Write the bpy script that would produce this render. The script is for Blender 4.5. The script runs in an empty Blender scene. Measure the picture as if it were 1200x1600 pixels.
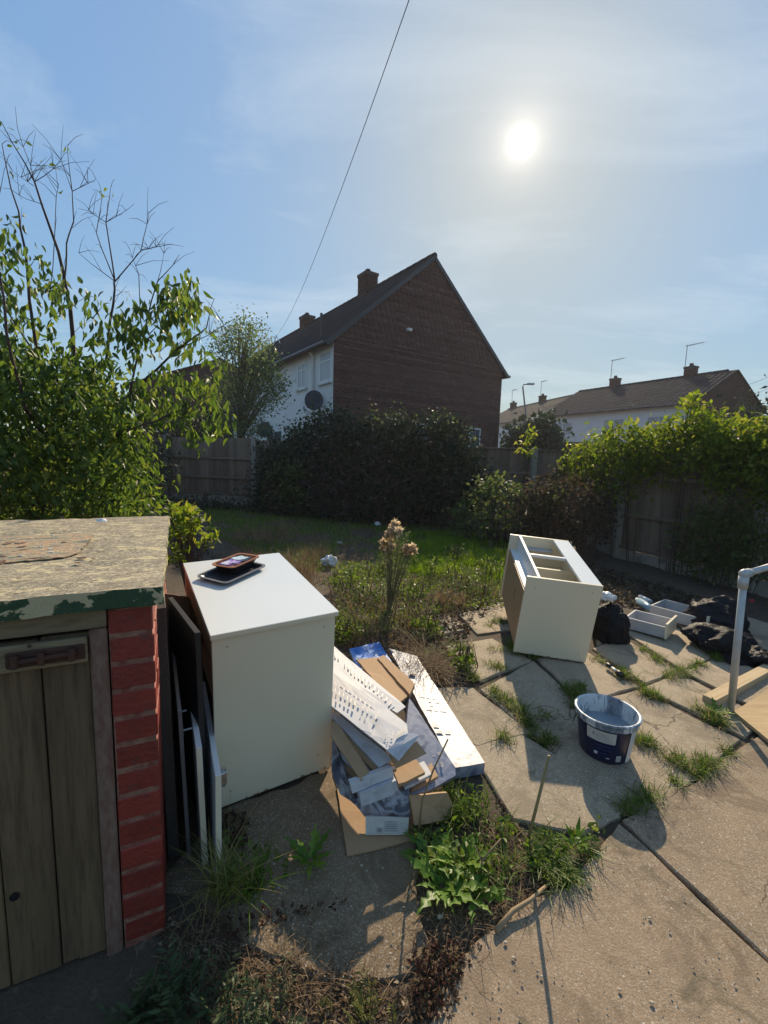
import bpy, math, random
import numpy as np
from mathutils import Vector, Matrix, noise
random.seed(7); rng = np.random.default_rng(7)
R = math.radians
# ------------------------------------------------------------------ camera, sky, sun, exposure
scn = bpy.context.scene
FPX, PITCH, ROLL, EYE = 685.14, R(7.0895), R(-1.6274), 1.5
SUN_EL, SUN_AZ = R(32.47), R(14.79)
SUN_STRENGTH, SKY_STRENGTH, EXPOSURE = 4.5, 0.15, 0.55
HAZE = .0009
SKY_L0, SKY_GAIN = 1.4, 2.12
cp, sp = math.cos(PITCH), math.sin(PITCH)
F_ = np.array([0, cp, -sp]); U_ = np.array([0, sp, cp]); R_ = np.array([1, 0, 0.])
cr, sr = math.cos(ROLL), math.sin(ROLL)
CR = R_*cr-U_*sr; CU = R_*sr+U_*cr; EYEP = np.array([0, 0, EYE])
cd = bpy.data.cameras.new("camera"); cam = bpy.data.objects.new("camera", cd)
scn.collection.objects.link(cam)
cam.matrix_world = Matrix(((CR[0], CU[0], -F_[0], 0), (CR[1], CU[1], -F_[1], 0), (CR[2], CU[2], -F_[2], EYE), (0, 0, 0, 1)))
cd.sensor_fit = 'VERTICAL'; cd.sensor_height = 24; cd.lens = FPX/1600*24
cd.clip_start = .02; cd.clip_end = 2000
scn.camera = cam

W = bpy.data.worlds.new("World"); scn.world = W; W.use_nodes = True
nt = W.node_tree; nt.nodes.clear()
def N(t, typ, **k):
    n = t.nodes.new(typ)
    for a, v in k.items():
        if a.startswith('i_'):
            n.inputs[a[2:].replace('_', ' ')].default_value = v
        else: setattr(n, a, v)
    return n
sd = np.array([math.sin(SUN_AZ)*math.cos(SUN_EL), math.cos(SUN_AZ)*math.cos(SUN_EL), math.sin(SUN_EL)])
sky = N(nt, 'ShaderNodeTexSky', sky_type='NISHITA', sun_disc=False, sun_elevation=SUN_EL, sun_rotation=SUN_AZ,
        air_density=1.0, dust_density=.6, ozone_density=1.6)
tc = N(nt, 'ShaderNodeTexCoord')
# thin cirrus: noise on the sky direction projected to a flat layer
sep = N(nt, 'ShaderNodeSeparateXYZ'); nt.links.new(tc.outputs['Generated'], sep.inputs[0])
zz = N(nt, 'ShaderNodeMath', operation='MAXIMUM'); nt.links.new(sep.outputs[2], zz.inputs[0]); zz.inputs[1].default_value = .02
za = N(nt, 'ShaderNodeMath', operation='ADD'); nt.links.new(zz.outputs[0], za.inputs[0]); za.inputs[1].default_value = .12
dx = N(nt, 'ShaderNodeMath', operation='DIVIDE'); nt.links.new(sep.outputs[0], dx.inputs[0]); nt.links.new(za.outputs[0], dx.inputs[1])
dy = N(nt, 'ShaderNodeMath', operation='DIVIDE'); nt.links.new(sep.outputs[1], dy.inputs[0]); nt.links.new(za.outputs[0], dy.inputs[1])
cmb = N(nt, 'ShaderNodeCombineXYZ'); nt.links.new(dx.outputs[0], cmb.inputs[0]); nt.links.new(dy.outputs[0], cmb.inputs[1])
mp = N(nt, 'ShaderNodeMapping'); mp.inputs['Scale'].default_value = (.55, 1.15, 1); mp.inputs['Rotation'].default_value = (0, 0, R(-24))
mp.inputs['Location'].default_value = (1.3, .4, 0)
nt.links.new(cmb.outputs[0], mp.inputs[0])
n1 = N(nt, 'ShaderNodeTexNoise', i_Scale=1.6, i_Detail=9.0, i_Roughness=.62, i_Distortion=.5); nt.links.new(mp.outputs[0], n1.inputs['Vector'])
cr1 = N(nt, 'ShaderNodeMapRange', i_From_Min=.48, i_From_Max=.8, i_To_Min=0., i_To_Max=.55); nt.links.new(n1.outputs['Fac'], cr1.inputs[0])
mixc = N(nt, 'ShaderNodeMixRGB', blend_type='MIX'); mixc.inputs[2].default_value = (3.5, 3.9, 4.2, 1)
nt.links.new(cr1.outputs[0], mixc.inputs[0])
# even the very bright forward haze of the model a little and lift the dimmer sky behind the camera for more fill
lum = N(nt, 'ShaderNodeVectorMath', operation='DOT_PRODUCT'); lum.inputs[1].default_value = (.3, .4, .3); nt.links.new(sky.outputs[0], lum.inputs[0])
l2 = N(nt, 'ShaderNodeMath', operation='MULTIPLY_ADD'); l2.inputs[1].default_value = 1/SKY_L0/SKY_GAIN; l2.inputs[2].default_value = 1/SKY_GAIN; nt.links.new(lum.outputs['Value'], l2.inputs[0])
l3 = N(nt, 'ShaderNodeMath', operation='DIVIDE'); l3.inputs[0].default_value = 1; nt.links.new(l2.outputs[0], l3.inputs[1])
l4 = N(nt, 'ShaderNodeVectorMath', operation='SCALE'); nt.links.new(sky.outputs[0], l4.inputs[0]); nt.links.new(l3.outputs[0], l4.inputs['Scale'])
l5 = N(nt, 'ShaderNodeVectorMath', operation='MULTIPLY'); l5.inputs[1].default_value = (.86, 1.02, 1.04); nt.links.new(l4.outputs[0], l5.inputs[0]); nt.links.new(l5.outputs[0], mixc.inputs[1])
# the sun seen through thin haze: core and aureole round its direction
dot = N(nt, 'ShaderNodeVectorMath', operation='DOT_PRODUCT'); dot.inputs[1].default_value = tuple(sd); nt.links.new(tc.outputs['Generated'], dot.inputs[0])
ac = N(nt, 'ShaderNodeMath', operation='ARCCOSINE'); nt.links.new(dot.outputs['Value'], ac.inputs[0])
prev = mixc.outputs[0]
for (w_, amp, col, pw) in ((.62, 40, (1, .95, .85), 2), (1.5, 3.2, (1, .86, .66), 1.2), (4.2, .8, (1, .76, .58), 1.2), (11., .3, (1, .78, .66), 1.2)):
    d1 = N(nt, 'ShaderNodeMath', operation='DIVIDE'); nt.links.new(ac.outputs[0], d1.inputs[0]); d1.inputs[1].default_value = R(w_)
    d2 = N(nt, 'ShaderNodeMath', operation='POWER'); nt.links.new(d1.outputs[0], d2.inputs[0]); d2.inputs[1].default_value = pw
    d3 = N(nt, 'ShaderNodeMath', operation='MULTIPLY'); nt.links.new(d2.outputs[0], d3.inputs[0]); d3.inputs[1].default_value = -1
    d4 = N(nt, 'ShaderNodeMath', operation='EXPONENT'); nt.links.new(d3.outputs[0], d4.inputs[0])
    d5 = N(nt, 'ShaderNodeMath', operation='MULTIPLY'); nt.links.new(d4.outputs[0], d5.inputs[0]); d5.inputs[1].default_value = amp
    v = N(nt, 'ShaderNodeVectorMath', operation='SCALE'); v.inputs[0].default_value = col; nt.links.new(d5.outputs[0], v.inputs['Scale'])
    ad = N(nt, 'ShaderNodeVectorMath', operation='ADD'); nt.links.new(prev, ad.inputs[0]); nt.links.new(v.outputs[0], ad.inputs[1]); prev = ad.outputs[0]
bg = N(nt, 'ShaderNodeBackground', i_Strength=SKY_STRENGTH); nt.links.new(prev, bg.inputs[0])
wo = N(nt, 'ShaderNodeOutputWorld'); nt.links.new(bg.outputs[0], wo.inputs[0])

sl = bpy.data.lights.new("sun", 'SUN'); sl.energy = SUN_STRENGTH; sl.angle = R(.55); sl.color = (1, .83, .60)
so = bpy.data.objects.new("sun", sl); scn.collection.objects.link(so)
so.rotation_euler = Vector(sd).to_track_quat('Z', 'Y').to_euler()
so.location = (5, 20, 12)
vs = scn.view_settings; vs.view_transform = 'Standard'; vs.look = 'None'; vs.gamma = 1; vs.exposure = EXPOSURE; vs.use_curve_mapping = False
scn.cycles.max_bounces = 8; scn.cycles.transparent_max_bounces = 8

# ------------------------------------------------------------------ geometry helpers
def gy_(y):
    y = np.asarray(y, float)
    return np.where(y < 2.3, .096*np.maximum(y, -3), .2208+.05*(1-np.exp(-np.maximum(y-2.3, 0)*.096/.05)))
def h(x, y): return gy_(y)-.03*np.clip(x, -9, 9)
def ray(x, y): return CR*(x-600)/FPX-CU*(y-800)/FPX+F_
def atY(x, y, Y):
    d = ray(x, y); return EYEP+d*(Y/d[1])
def atZ(x, y, Z):
    d = ray(x, y); return EYEP+d*((Z-EYE)/d[2])
def G(x, y, dz=0.):
    z = .15
    for _ in range(12):
        q = atZ(x, y, z+dz); z = float(h(q[0], q[1]))
    return q
def onplane(o, n, x, y):
    d = ray(x, y); o = np.array(o); n = np.array(n); return EYEP+d*(((o-EYEP)@n)/(d@n))
def inpoly(poly, x, y):
    c = False; j = len(poly)-1
    for i in range(len(poly)):
        xi, yi = poly[i]; xj, yj = poly[j]
        if (yi > y) != (yj > y) and x < (xj-xi)*(y-yi)/(yj-yi)+xi: c = not c
        j = i
    return c
def samp(poly, n):
    xs = [p[0] for p in poly]; ys = [p[1] for p in poly]; out = []
    while len(out) < n:
        x, y = random.uniform(min(xs), max(xs)), random.uniform(min(ys), max(ys))
        if inpoly(poly, x, y): out.append((x, y))
    return out
COL = scn.collection
def tag(o, label=None, cat=None, group=None, kind=None):
    if label: o['label'] = label
    if cat: o['category'] = cat
    if group: o['group'] = group
    if kind: o['kind'] = kind
    return o
def empty(name, M=None, loc=None, rz=0):
    o = bpy.data.objects.new(name, None); COL.objects.link(o); o.empty_display_size = .1
    if M is not None: o.matrix_world = M
    elif loc is not None: o.matrix_world = Matrix.Translation(Vector(loc)) @ Matrix.Rotation(rz, 4, 'Z')
    return o
def link(name, me, mat=None, parent=None, M=None):
    o = bpy.data.objects.new(name, me); COL.objects.link(o)
    if mat is not None and not me.materials: me.materials.append(mat)
    if parent is not None: o.parent = parent
    if M is not None: o.matrix_local = M if parent else M
    return o
class MB:
    def __init__(s): s.v = []; s.f = []
    def add(s, v, f):
        b = len(s.v); s.v += [tuple(map(float, p)) for p in v]; s.f += [tuple(b+i for i in q) for q in f]; return s
    def box(s, a, b, c=0.):           # chamfered box from corner a to corner b
        (x0, y0, z0), (x1, y1, z1) = a, b
        if c <= 0:
            return s.add([(x0, y0, z0), (x1, y0, z0), (x1, y1, z0), (x0, y1, z0), (x0, y0, z1), (x1, y0, z1), (x1, y1, z1), (x0, y1, z1)],
                         [(0, 3, 2, 1), (4, 5, 6, 7), (0, 1, 5, 4), (1, 2, 6, 5), (2, 3, 7, 6), (3, 0, 4, 7)])
        vs_ = []; ix = {}
        X = (x0, x1); Y = (y0, y1); Z = (z0, z1)
        for i in (0, 1):
            for j in (0, 1):
                for k in (0, 1):
                    sx, sy, sz = (1-2*i)*c, (1-2*j)*c, (1-2*k)*c
                    ix[i, j, k, 'x'] = len(vs_); vs_.append((X[i], Y[j]+sy, Z[k]+sz))
                    ix[i, j, k, 'y'] = len(vs_); vs_.append((X[i]+sx, Y[j], Z[k]+sz))
                    ix[i, j, k, 'z'] = len(vs_); vs_.append((X[i]+sx, Y[j]+sy, Z[k]))
        fs = []
        def q(L): 
            P_ = [Vector(vs_[i]) for i in L]; n = (P_[1]-P_[0]).cross(P_[2]-P_[0])
            cen = sum(P_, Vector())/len(P_)-Vector(((x0+x1)/2, (y0+y1)/2, (z0+z1)/2))
            fs.append(tuple(L) if n.dot(cen) > 0 else tuple(L[::-1]))
        for i in (0, 1):
            q([ix[i, 0, 0, 'x'], ix[i, 1, 0, 'x'], ix[i, 1, 1, 'x'], ix[i, 0, 1, 'x']])
            q([ix[0, i, 0, 'y'], ix[1, i, 0, 'y'], ix[1, i, 1, 'y'], ix[0, i, 1, 'y']])
            q([ix[0, 0, i, 'z'], ix[1, 0, i, 'z'], ix[1, 1, i, 'z'], ix[0, 1, i, 'z']])
            for j in (0, 1):
                q([ix[i, j, 0, 'x'], ix[i, j, 1, 'x'], ix[i, j, 1, 'y'], ix[i, j, 0, 'y']])
                q([ix[i, 0, j, 'x'], ix[i, 1, j, 'x'], ix[i, 1, j, 'z'], ix[i, 0, j, 'z']])
                q([ix[0, i, j, 'y'], ix[1, i, j, 'y'], ix[1, i, j, 'z'], ix[0, i, j, 'z']])
                for k in (0, 1): q([ix[i, j, k, 'x'], ix[i, j, k, 'y'], ix[i, j, k, 'z']])
        return s.add(vs_, fs)
    def tube(s, pts, r0, r1=None, n=6, cap=True):
        r1 = r0 if r1 is None else r1
        P_ = [Vector(p) for p in pts]; m = len(P_); b = len(s.v)
        for i, p in enumerate(P_):
            t = (P_[min(i+1, m-1)]-P_[max(i-1, 0)])
            t = t.normalized() if t.length > 1e-9 else Vector((0, 0, 1))
            a = t.cross(Vector((.13, .9, .31))).normalized(); c = t.cross(a)
            r = r0+(r1-r0)*i/(m-1)
            for k in range(n):
                an = 2*math.pi*k/n; s.v.append(tuple(p+a*math.cos(an)*r+c*math.sin(an)*r))
        for i in range(m-1):
            for k in range(n):
                k2 = (k+1) % n; s.f.append((b+i*n+k, b+i*n+k2, b+(i+1)*n+k2, b+(i+1)*n+k))
        if cap:
            s.f.append(tuple(b+k for k in range(n))[::-1]); s.f.append(tuple(b+(m-1)*n+k for k in range(n)))
        return s
    def lathe(s, prof, n=32, c=(0, 0, 0), sx=1., sy=1., a0=0, a1=2*math.pi):
        b = len(s.v); full = abs(a1-a0-2*math.pi) < 1e-6; nn = n if full else n+1
        for (r, z) in prof:
            for k in range(nn):
                a = a0+(a1-a0)*k/n; s.v.append((c[0]+r*sx*math.cos(a), c[1]+r*sy*math.sin(a), c[2]+z))
        for i in range(len(prof)-1):
            for k in range(n):
                k2 = (k+1) % nn; s.f.append((b+i*nn+k, b+i*nn+k2, b+(i+1)*nn+k2, b+(i+1)*nn+k))
        return s
    def prism(s, pts, z0, z1):         # pts 2-D polygon (ccw)
        n = len(pts); v = [(x, y, z0) for x, y in pts]+[(x, y, z1) for x, y in pts]
        return s.add(v, [tuple(range(n))[::-1], tuple(range(n, 2*n))]+[(i, (i+1) % n, n+(i+1) % n, n+i) for i in range(n)])
    def mesh(s, name, smooth=False, M=None):
        me = bpy.data.meshes.new(name); me.from_pydata(s.v, [], s.f); me.update()
        if M is not None: me.transform(M)
        if smooth: me.shade_smooth()
        return me
    def obj(s, name, mat, parent=None, smooth=False, M=None):
        return link(name, s.mesh(name, smooth), mat, parent, M)
def npmesh(name, V, Fc, tint=None, smooth=False):     # V (n,3)  Fc (m,k) faces of equal size
    me = bpy.data.meshes.new(name); k = Fc.shape[1]
    me.vertices.add(len(V)); me.vertices.foreach_set('co', V.astype(np.float32).ravel())
    me.loops.add(Fc.size); me.loops.foreach_set('vertex_index', Fc.astype(np.int32).ravel())
    me.polygons.add(len(Fc)); me.polygons.foreach_set('loop_start', np.arange(0, Fc.size, k, dtype=np.int32))
    me.polygons.foreach_set('loop_total', np.full(len(Fc), k, dtype=np.int32))
    me.update(calc_edges=True)
    if tint is not None:
        a = me.attributes.new('tint', 'FLOAT', 'POINT'); a.data.foreach_set('value', tint.astype(np.float32))
    if smooth: me.shade_smooth()
    return me
def norm(a): return a/np.maximum(np.linalg.norm(a, axis=1, keepdims=True), 1e-9)
OVAL = (np.array([(0, 0, 0), (-.21, .22, .05), (.21, .22, .05), (-.27, .5, .07), (.27, .5, .07), (0, .5, 0), (-.15, .8, .02), (.15, .8, .02), (0, 1.05, -.1)]),
        np.array([(0, 5, 1), (0, 2, 5), (1, 5, 3), (2, 4, 5), (3, 5, 6), (4, 7, 5), (5, 8, 6), (5, 7, 8)]))
SLIM = (OVAL[0]*np.array([.72, 1, 1.3]), OVAL[1])
DIA = (np.array([(0, 0, 0), (-.28, .45, .08), (.28, .45, .08), (0, 1, -.05)]), np.array([(0, 3, 1), (0, 2, 3)]))
LONG = (np.array([(0, 0, 0), (-.06, .3, .02), (.06, .3, .02), (-.07, .6, .0), (.07, .6, .0), (0, 1.05, -.22)]), np.array([(0, 2, 1), (1, 2, 4), (1, 4, 3), (3, 4, 5)]))
def leaves(P, D, S, tpl, flat=0.5, width=1.0, tint=None):
    """P positions, D leaf directions, S sizes; returns V,F,tint"""
    n = len(P); D = norm(D); up = np.tile([0, 0, 1.], (n, 1))*flat+rng.normal(size=(n, 3))*(1.05-flat)
    X = norm(np.cross(D, up)); Z = np.cross(X, D)
    T, Fc = tpl; m = len(T)
    V = (P[:, None]+(X[:, None]*(T[None, :, 0:1]*width)+D[:, None]*T[None, :, 1:2]+Z[:, None]*T[None, :, 2:3])*S[:, None, None]).reshape(-1, 3)
    FF = (Fc[None]+(np.arange(n)*m)[:, None, None]).reshape(-1, 3)
    t = rng.random(n) if tint is None else tint
    return V, FF, np.repeat(t, m)
def blades(P, H_, wid, lean=.5, segs=3, tint=None, dirs=None):
    n = len(P); a = rng.random(n)*2*math.pi
    L = np.stack([np.cos(a), np.sin(a), np.zeros(n)], 1) if dirs is None else dirs
    side = np.stack([-L[:, 1], L[:, 0], np.zeros(n)], 1)
    le = lean*(.3+rng.random(n)*1.1); V = []
    for i in range(segs+1):
        t = i/segs; c = P+L*(le*H_*t**1.8)[:, None]; c[:, 2] += H_*t*(1-.28*le*t)
        w = wid*(1-t**1.6)*.5+.0002
        V.append(c-side*w[:, None]); V.append(c+side*w[:, None])
    V = np.stack(V, 1).reshape(-1, 3); m = 2*(segs+1)
    q = np.array([(2*i, 2*i+1, 2*i+3, 2*i+2) for i in range(segs)])
    FF = (q[None]+(np.arange(n)*m)[:, None, None]).reshape(-1, 4)
    t = rng.random(n) if tint is None else tint
    return V, FF, np.repeat(t, m)
def leafobj(name, parts, mat, parent=None, kind=None):
    vs_, fs, ts = [], [], []; b = 0
    k_ = [p[1].shape[1] for p in parts]
    for V, Fc, t in parts:
        if Fc.shape[1] == 4 and min(k_) == 3: Fc = np.concatenate([Fc[:, (0, 1, 2)], Fc[:, (0, 2, 3)]])
        vs_.append(V); fs.append(Fc+b); ts.append(t); b += len(V)
    o = link(name, npmesh(name, np.concatenate(vs_), np.concatenate(fs), np.concatenate(ts)), mat, parent)
    if kind: o['kind'] = kind
    return o

# ------------------------------------------------------------------ materials
def newmat(name):
    m = bpy.data.materials.new(name); m.use_nodes = True; t = m.node_tree; t.nodes.clear()
    out = N(t, 'ShaderNodeOutputMaterial'); b = N(t, 'ShaderNodeBsdfPrincipled'); t.links.new(b.outputs[0], out.inputs[0])
    return m, t, b, out
def ramp(t, fac, stops):
    r = N(t, 'ShaderNodeValToRGB'); e = r.color_ramp.elements
    while len(e) < len(stops): e.new(.5)
    for i, (p, c) in enumerate(stops): e[i].position = p; e[i].color = (*c, 1)
    t.links.new(fac, r.inputs[0]); return r.outputs[0]
def coords(t, scale=(1, 1, 1), obj=True):
    c = N(t, 'ShaderNodeTexCoord'); mpn = N(t, 'ShaderNodeMapping'); mpn.inputs['Scale'].default_value = scale
    if obj: t.links.new(c.outputs['Object'], mpn.inputs[0])
    else:
        g = N(t, 'ShaderNodeNewGeometry'); t.links.new(g.outputs['Position'], mpn.inputs[0])
    return mpn.outputs[0]
def noise_(t, vec, scale, detail=6, rough=.6, dist=0):
    n = N(t, 'ShaderNodeTexNoise', i_Scale=scale, i_Detail=float(detail), i_Roughness=rough, i_Distortion=dist); t.links.new(vec, n.inputs['Vector']); return n.outputs['Fac']
def mix(t, fac, a, b, typ='MIX'):
    m = N(t, 'ShaderNodeMixRGB', blend_type=typ)
    for i, x in ((0, fac), (1, a), (2, b)):
        if isinstance(x, (int, float)): m.inputs[i].default_value = x
        elif isinstance(x, tuple): m.inputs[i].default_value = (*x, 1)
        else: t.links.new(x, m.inputs[i])
    return m.outputs[0]
def thr(t, f, lo, hi, a=0., b=1.):
    m = N(t, 'ShaderNodeMapRange', i_From_Min=lo, i_From_Max=hi, i_To_Min=a, i_To_Max=b); t.links.new(f, m.inputs[0]); return m.outputs[0]
def bump(t, b, hgt, strength=.3, dist=.01):
    n = N(t, 'ShaderNodeBump', i_Strength=strength, i_Distance=dist); t.links.new(hgt, n.inputs['Height']); t.links.new(n.outputs[0], b.inputs['Normal'])
def pm(name, c1, c2, scale=4., rough=.7, bmp=.2, bdist=.004, stretch=(1, 1, 1), world=False, metal=0., spec=.5, grime=None, fine=60., tintamt=0., fk=.35):
    m, t, b, out = newmat(name); vec = coords(t, stretch, not world)
    f = noise_(t, vec, scale, 7, .65); f2 = noise_(t, vec, fine, 3, .6)
    c = mix(t, thr(t, f, .3, .7), c1, c2)
    c = mix(t, thr(t, f2, .3, .7, .0, fk), c, tuple(x*.6 for x in c1))
    if grime:
        g = noise_(t, vec, grime[1], 5, .6); c = mix(t, thr(t, g, grime[2], grime[2]+.12, 0, grime[3] if len(grime) > 3 else .7), c, grime[0])
    oi = N(t, 'ShaderNodeObjectInfo')
    if tintamt:
        v = N(t, 'ShaderNodeHueSaturation'); v.inputs['Value'].default_value = 1
        mr = thr(t, oi.outputs['Random'], 0, 1, 1-tintamt, 1+tintamt); t.links.new(mr, v.inputs['Value']); t.links.new(c, v.inputs['Color']); c = v.outputs[0]
    t.links.new(c, b.inputs['Base Color']); b.inputs['Roughness'].default_value = rough; b.inputs['Metallic'].default_value = metal
    b.inputs['Specular IOR Level'].default_value = spec
    if bmp:
        s = N(t, 'ShaderNodeMath', operation='ADD'); t.links.new(f, s.inputs[0]); 
        k = N(t, 'ShaderNodeMath', operation='MULTIPLY'); k.inputs[1].default_value = .5; t.links.new(f2, k.inputs[0]); t.links.new(k.outputs[0], s.inputs[1])
        bump(t, b, s.outputs[0], bmp, bdist)
    return m
def leafmat(name, stops, trans=.45, rough=.45, tcol=1.7, spec=.25):
    m, t, b, out = newmat(name)
    a = N(t, 'ShaderNodeAttribute', attribute_name='tint'); c = ramp(t, a.outputs['Fac'], stops)
    t.links.new(c, b.inputs['Base Color']); b.inputs['Roughness'].default_value = rough; b.inputs['Specular IOR Level'].default_value = spec
    tr = N(t, 'ShaderNodeBsdfTranslucent'); hs = N(t, 'ShaderNodeHueSaturation', i_Saturation=1.1, i_Value=tcol); hs.inputs['Hue'].default_value = .488
    t.links.new(c, hs.inputs['Color']); t.links.new(hs.outputs[0], tr.inputs[0])
    mx = N(t, 'ShaderNodeMixShader'); mx.inputs[0].default_value = trans
    t.links.new(b.outputs[0], mx.inputs[1]); t.links.new(tr.outputs[0], mx.inputs[2]); t.links.new(mx.outputs[0], out.inputs[0])
    return m
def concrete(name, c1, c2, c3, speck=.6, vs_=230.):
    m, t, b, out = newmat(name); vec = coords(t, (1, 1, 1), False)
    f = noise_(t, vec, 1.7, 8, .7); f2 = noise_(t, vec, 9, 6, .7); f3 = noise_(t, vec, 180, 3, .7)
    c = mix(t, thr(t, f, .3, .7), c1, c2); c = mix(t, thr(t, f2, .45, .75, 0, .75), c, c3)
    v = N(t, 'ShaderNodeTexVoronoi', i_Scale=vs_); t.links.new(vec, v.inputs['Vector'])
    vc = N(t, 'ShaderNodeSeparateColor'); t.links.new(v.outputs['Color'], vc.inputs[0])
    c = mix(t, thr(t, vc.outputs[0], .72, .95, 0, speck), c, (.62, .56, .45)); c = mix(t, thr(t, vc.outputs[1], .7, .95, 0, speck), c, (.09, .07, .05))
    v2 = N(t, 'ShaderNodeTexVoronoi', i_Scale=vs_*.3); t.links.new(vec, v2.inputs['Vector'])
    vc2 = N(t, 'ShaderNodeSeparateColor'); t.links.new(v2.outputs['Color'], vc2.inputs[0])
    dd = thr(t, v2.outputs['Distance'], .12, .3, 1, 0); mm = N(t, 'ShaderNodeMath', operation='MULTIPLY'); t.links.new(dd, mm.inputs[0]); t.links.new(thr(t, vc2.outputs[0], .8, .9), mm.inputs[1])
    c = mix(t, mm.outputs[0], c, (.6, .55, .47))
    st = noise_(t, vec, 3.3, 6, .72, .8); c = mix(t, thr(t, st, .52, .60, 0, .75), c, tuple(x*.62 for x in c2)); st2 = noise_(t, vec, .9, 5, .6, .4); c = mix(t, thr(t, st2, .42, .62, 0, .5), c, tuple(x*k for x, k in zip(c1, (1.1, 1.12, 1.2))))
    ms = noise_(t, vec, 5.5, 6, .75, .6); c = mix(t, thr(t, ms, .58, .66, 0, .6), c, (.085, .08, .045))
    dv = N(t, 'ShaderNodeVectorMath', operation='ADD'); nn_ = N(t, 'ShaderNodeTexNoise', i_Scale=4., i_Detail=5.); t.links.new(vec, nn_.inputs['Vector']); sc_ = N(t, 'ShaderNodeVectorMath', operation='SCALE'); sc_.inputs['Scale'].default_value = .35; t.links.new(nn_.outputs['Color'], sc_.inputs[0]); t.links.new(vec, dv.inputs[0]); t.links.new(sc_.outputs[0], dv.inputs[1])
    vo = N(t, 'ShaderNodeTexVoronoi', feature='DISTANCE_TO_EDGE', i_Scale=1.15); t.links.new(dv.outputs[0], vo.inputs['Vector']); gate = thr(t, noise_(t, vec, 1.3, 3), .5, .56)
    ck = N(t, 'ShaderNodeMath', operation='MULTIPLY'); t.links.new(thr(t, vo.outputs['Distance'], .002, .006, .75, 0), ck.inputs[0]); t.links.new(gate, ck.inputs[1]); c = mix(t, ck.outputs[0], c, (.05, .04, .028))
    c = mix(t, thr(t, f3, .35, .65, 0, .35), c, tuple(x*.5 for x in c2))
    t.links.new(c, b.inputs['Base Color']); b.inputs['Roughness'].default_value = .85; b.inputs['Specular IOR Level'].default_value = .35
    s = N(t, 'ShaderNodeMath', operation='ADD'); t.links.new(f3, s.inputs[0]); t.links.new(f2, s.inputs[1]); bump(t, b, s.outputs[0], .55, .004)
    return m
M_soil = pm('soil', (.055, .038, .024), (.10, .072, .046), 6, .95, .9, .012, world=True, fine=90, grime=((.16, .125, .08), 22, .6))
M_conc = concrete('old_concrete', (.36, .26, .16), (.25, .178, .11), (.20, .15, .10), .4, 280.)
M_slab = concrete('paving_concrete', (.42, .33, .215), (.31, .245, .16), (.21, .165, .11), .45, 230.)
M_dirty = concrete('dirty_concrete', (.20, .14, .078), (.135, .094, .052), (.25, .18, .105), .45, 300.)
M_cream = pm('cream_laminate', (.75, .66, .47), (.73, .64, .455), 2, .33, .02, .0005, fine=300, fk=.03, grime=((.50, .42, .27), 3.5, .66, .3))
M_top = pm('white_worktop', (.70, .72, .70), (.66, .69, .67), 3, .22, .01, .0005, fk=.03, grime=((.5, .5, .46), 6, .68, .25))
M_white = pm('white_melamine', (.72, .73, .72), (.68, .69, .68), 3, .35, .02, .001, fk=.04, grime=((.5, .48, .42), 5, .64, .5))
M_chip = pm('brown_chipboard', (.30, .19, .10), (.24, .15, .08), 14, .7, .15, .002)
M_hard = pm('tan_hardboard', (.36, .23, .12), (.32, .20, .10), 5, .6, .08, .001)
M_grey = pm('grey_drawer', (.46, .46, .46), (.42, .42, .42), 5, .45, .05, .001, fk=.05)
M_black = pm('darkness_black', (.012, .012, .013), (.02, .02, .021), 9, .5, .1, .001)
M_granite = pm('black_granite_laminate', (.015, .014, .014), (.09, .08, .07), 120, .45, .2, .001, fine=300)
M_red = pm('red_painted_brick', (.27, .034, .018), (.18, .022, .013), 13, .6, 1., .007, world=True, fine=85, grime=((.085, .035, .028), 24, .57), tintamt=.2)
M_mortar = pm('scraped_mortar', (.34, .20, .13), (.16, .035, .022), 26, .9, .9, .006, fine=90, grime=((.15, .022, .014), 15, .5, .9))
M_rustp = pm('flaking_red_brown_paint', (.15, .062, .042), (.24, .17, .12), 60, .8, .6, .003, stretch=(1, 1, .35), fine=150)
M_rust = pm('rusty_iron', (.10, .038, .020), (.055, .026, .018), 22, .75, .5, .003, metal=.2)
M_steel = pm('galvanised_steel', (.50, .50, .47), (.42, .42, .40), 25, .45, .08, .001, metal=.25, fk=.15)
M_alu = pm('brushed_handle', (.6, .6, .6), (.5, .5, .5), 30, .3, 0, metal=.9)
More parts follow.
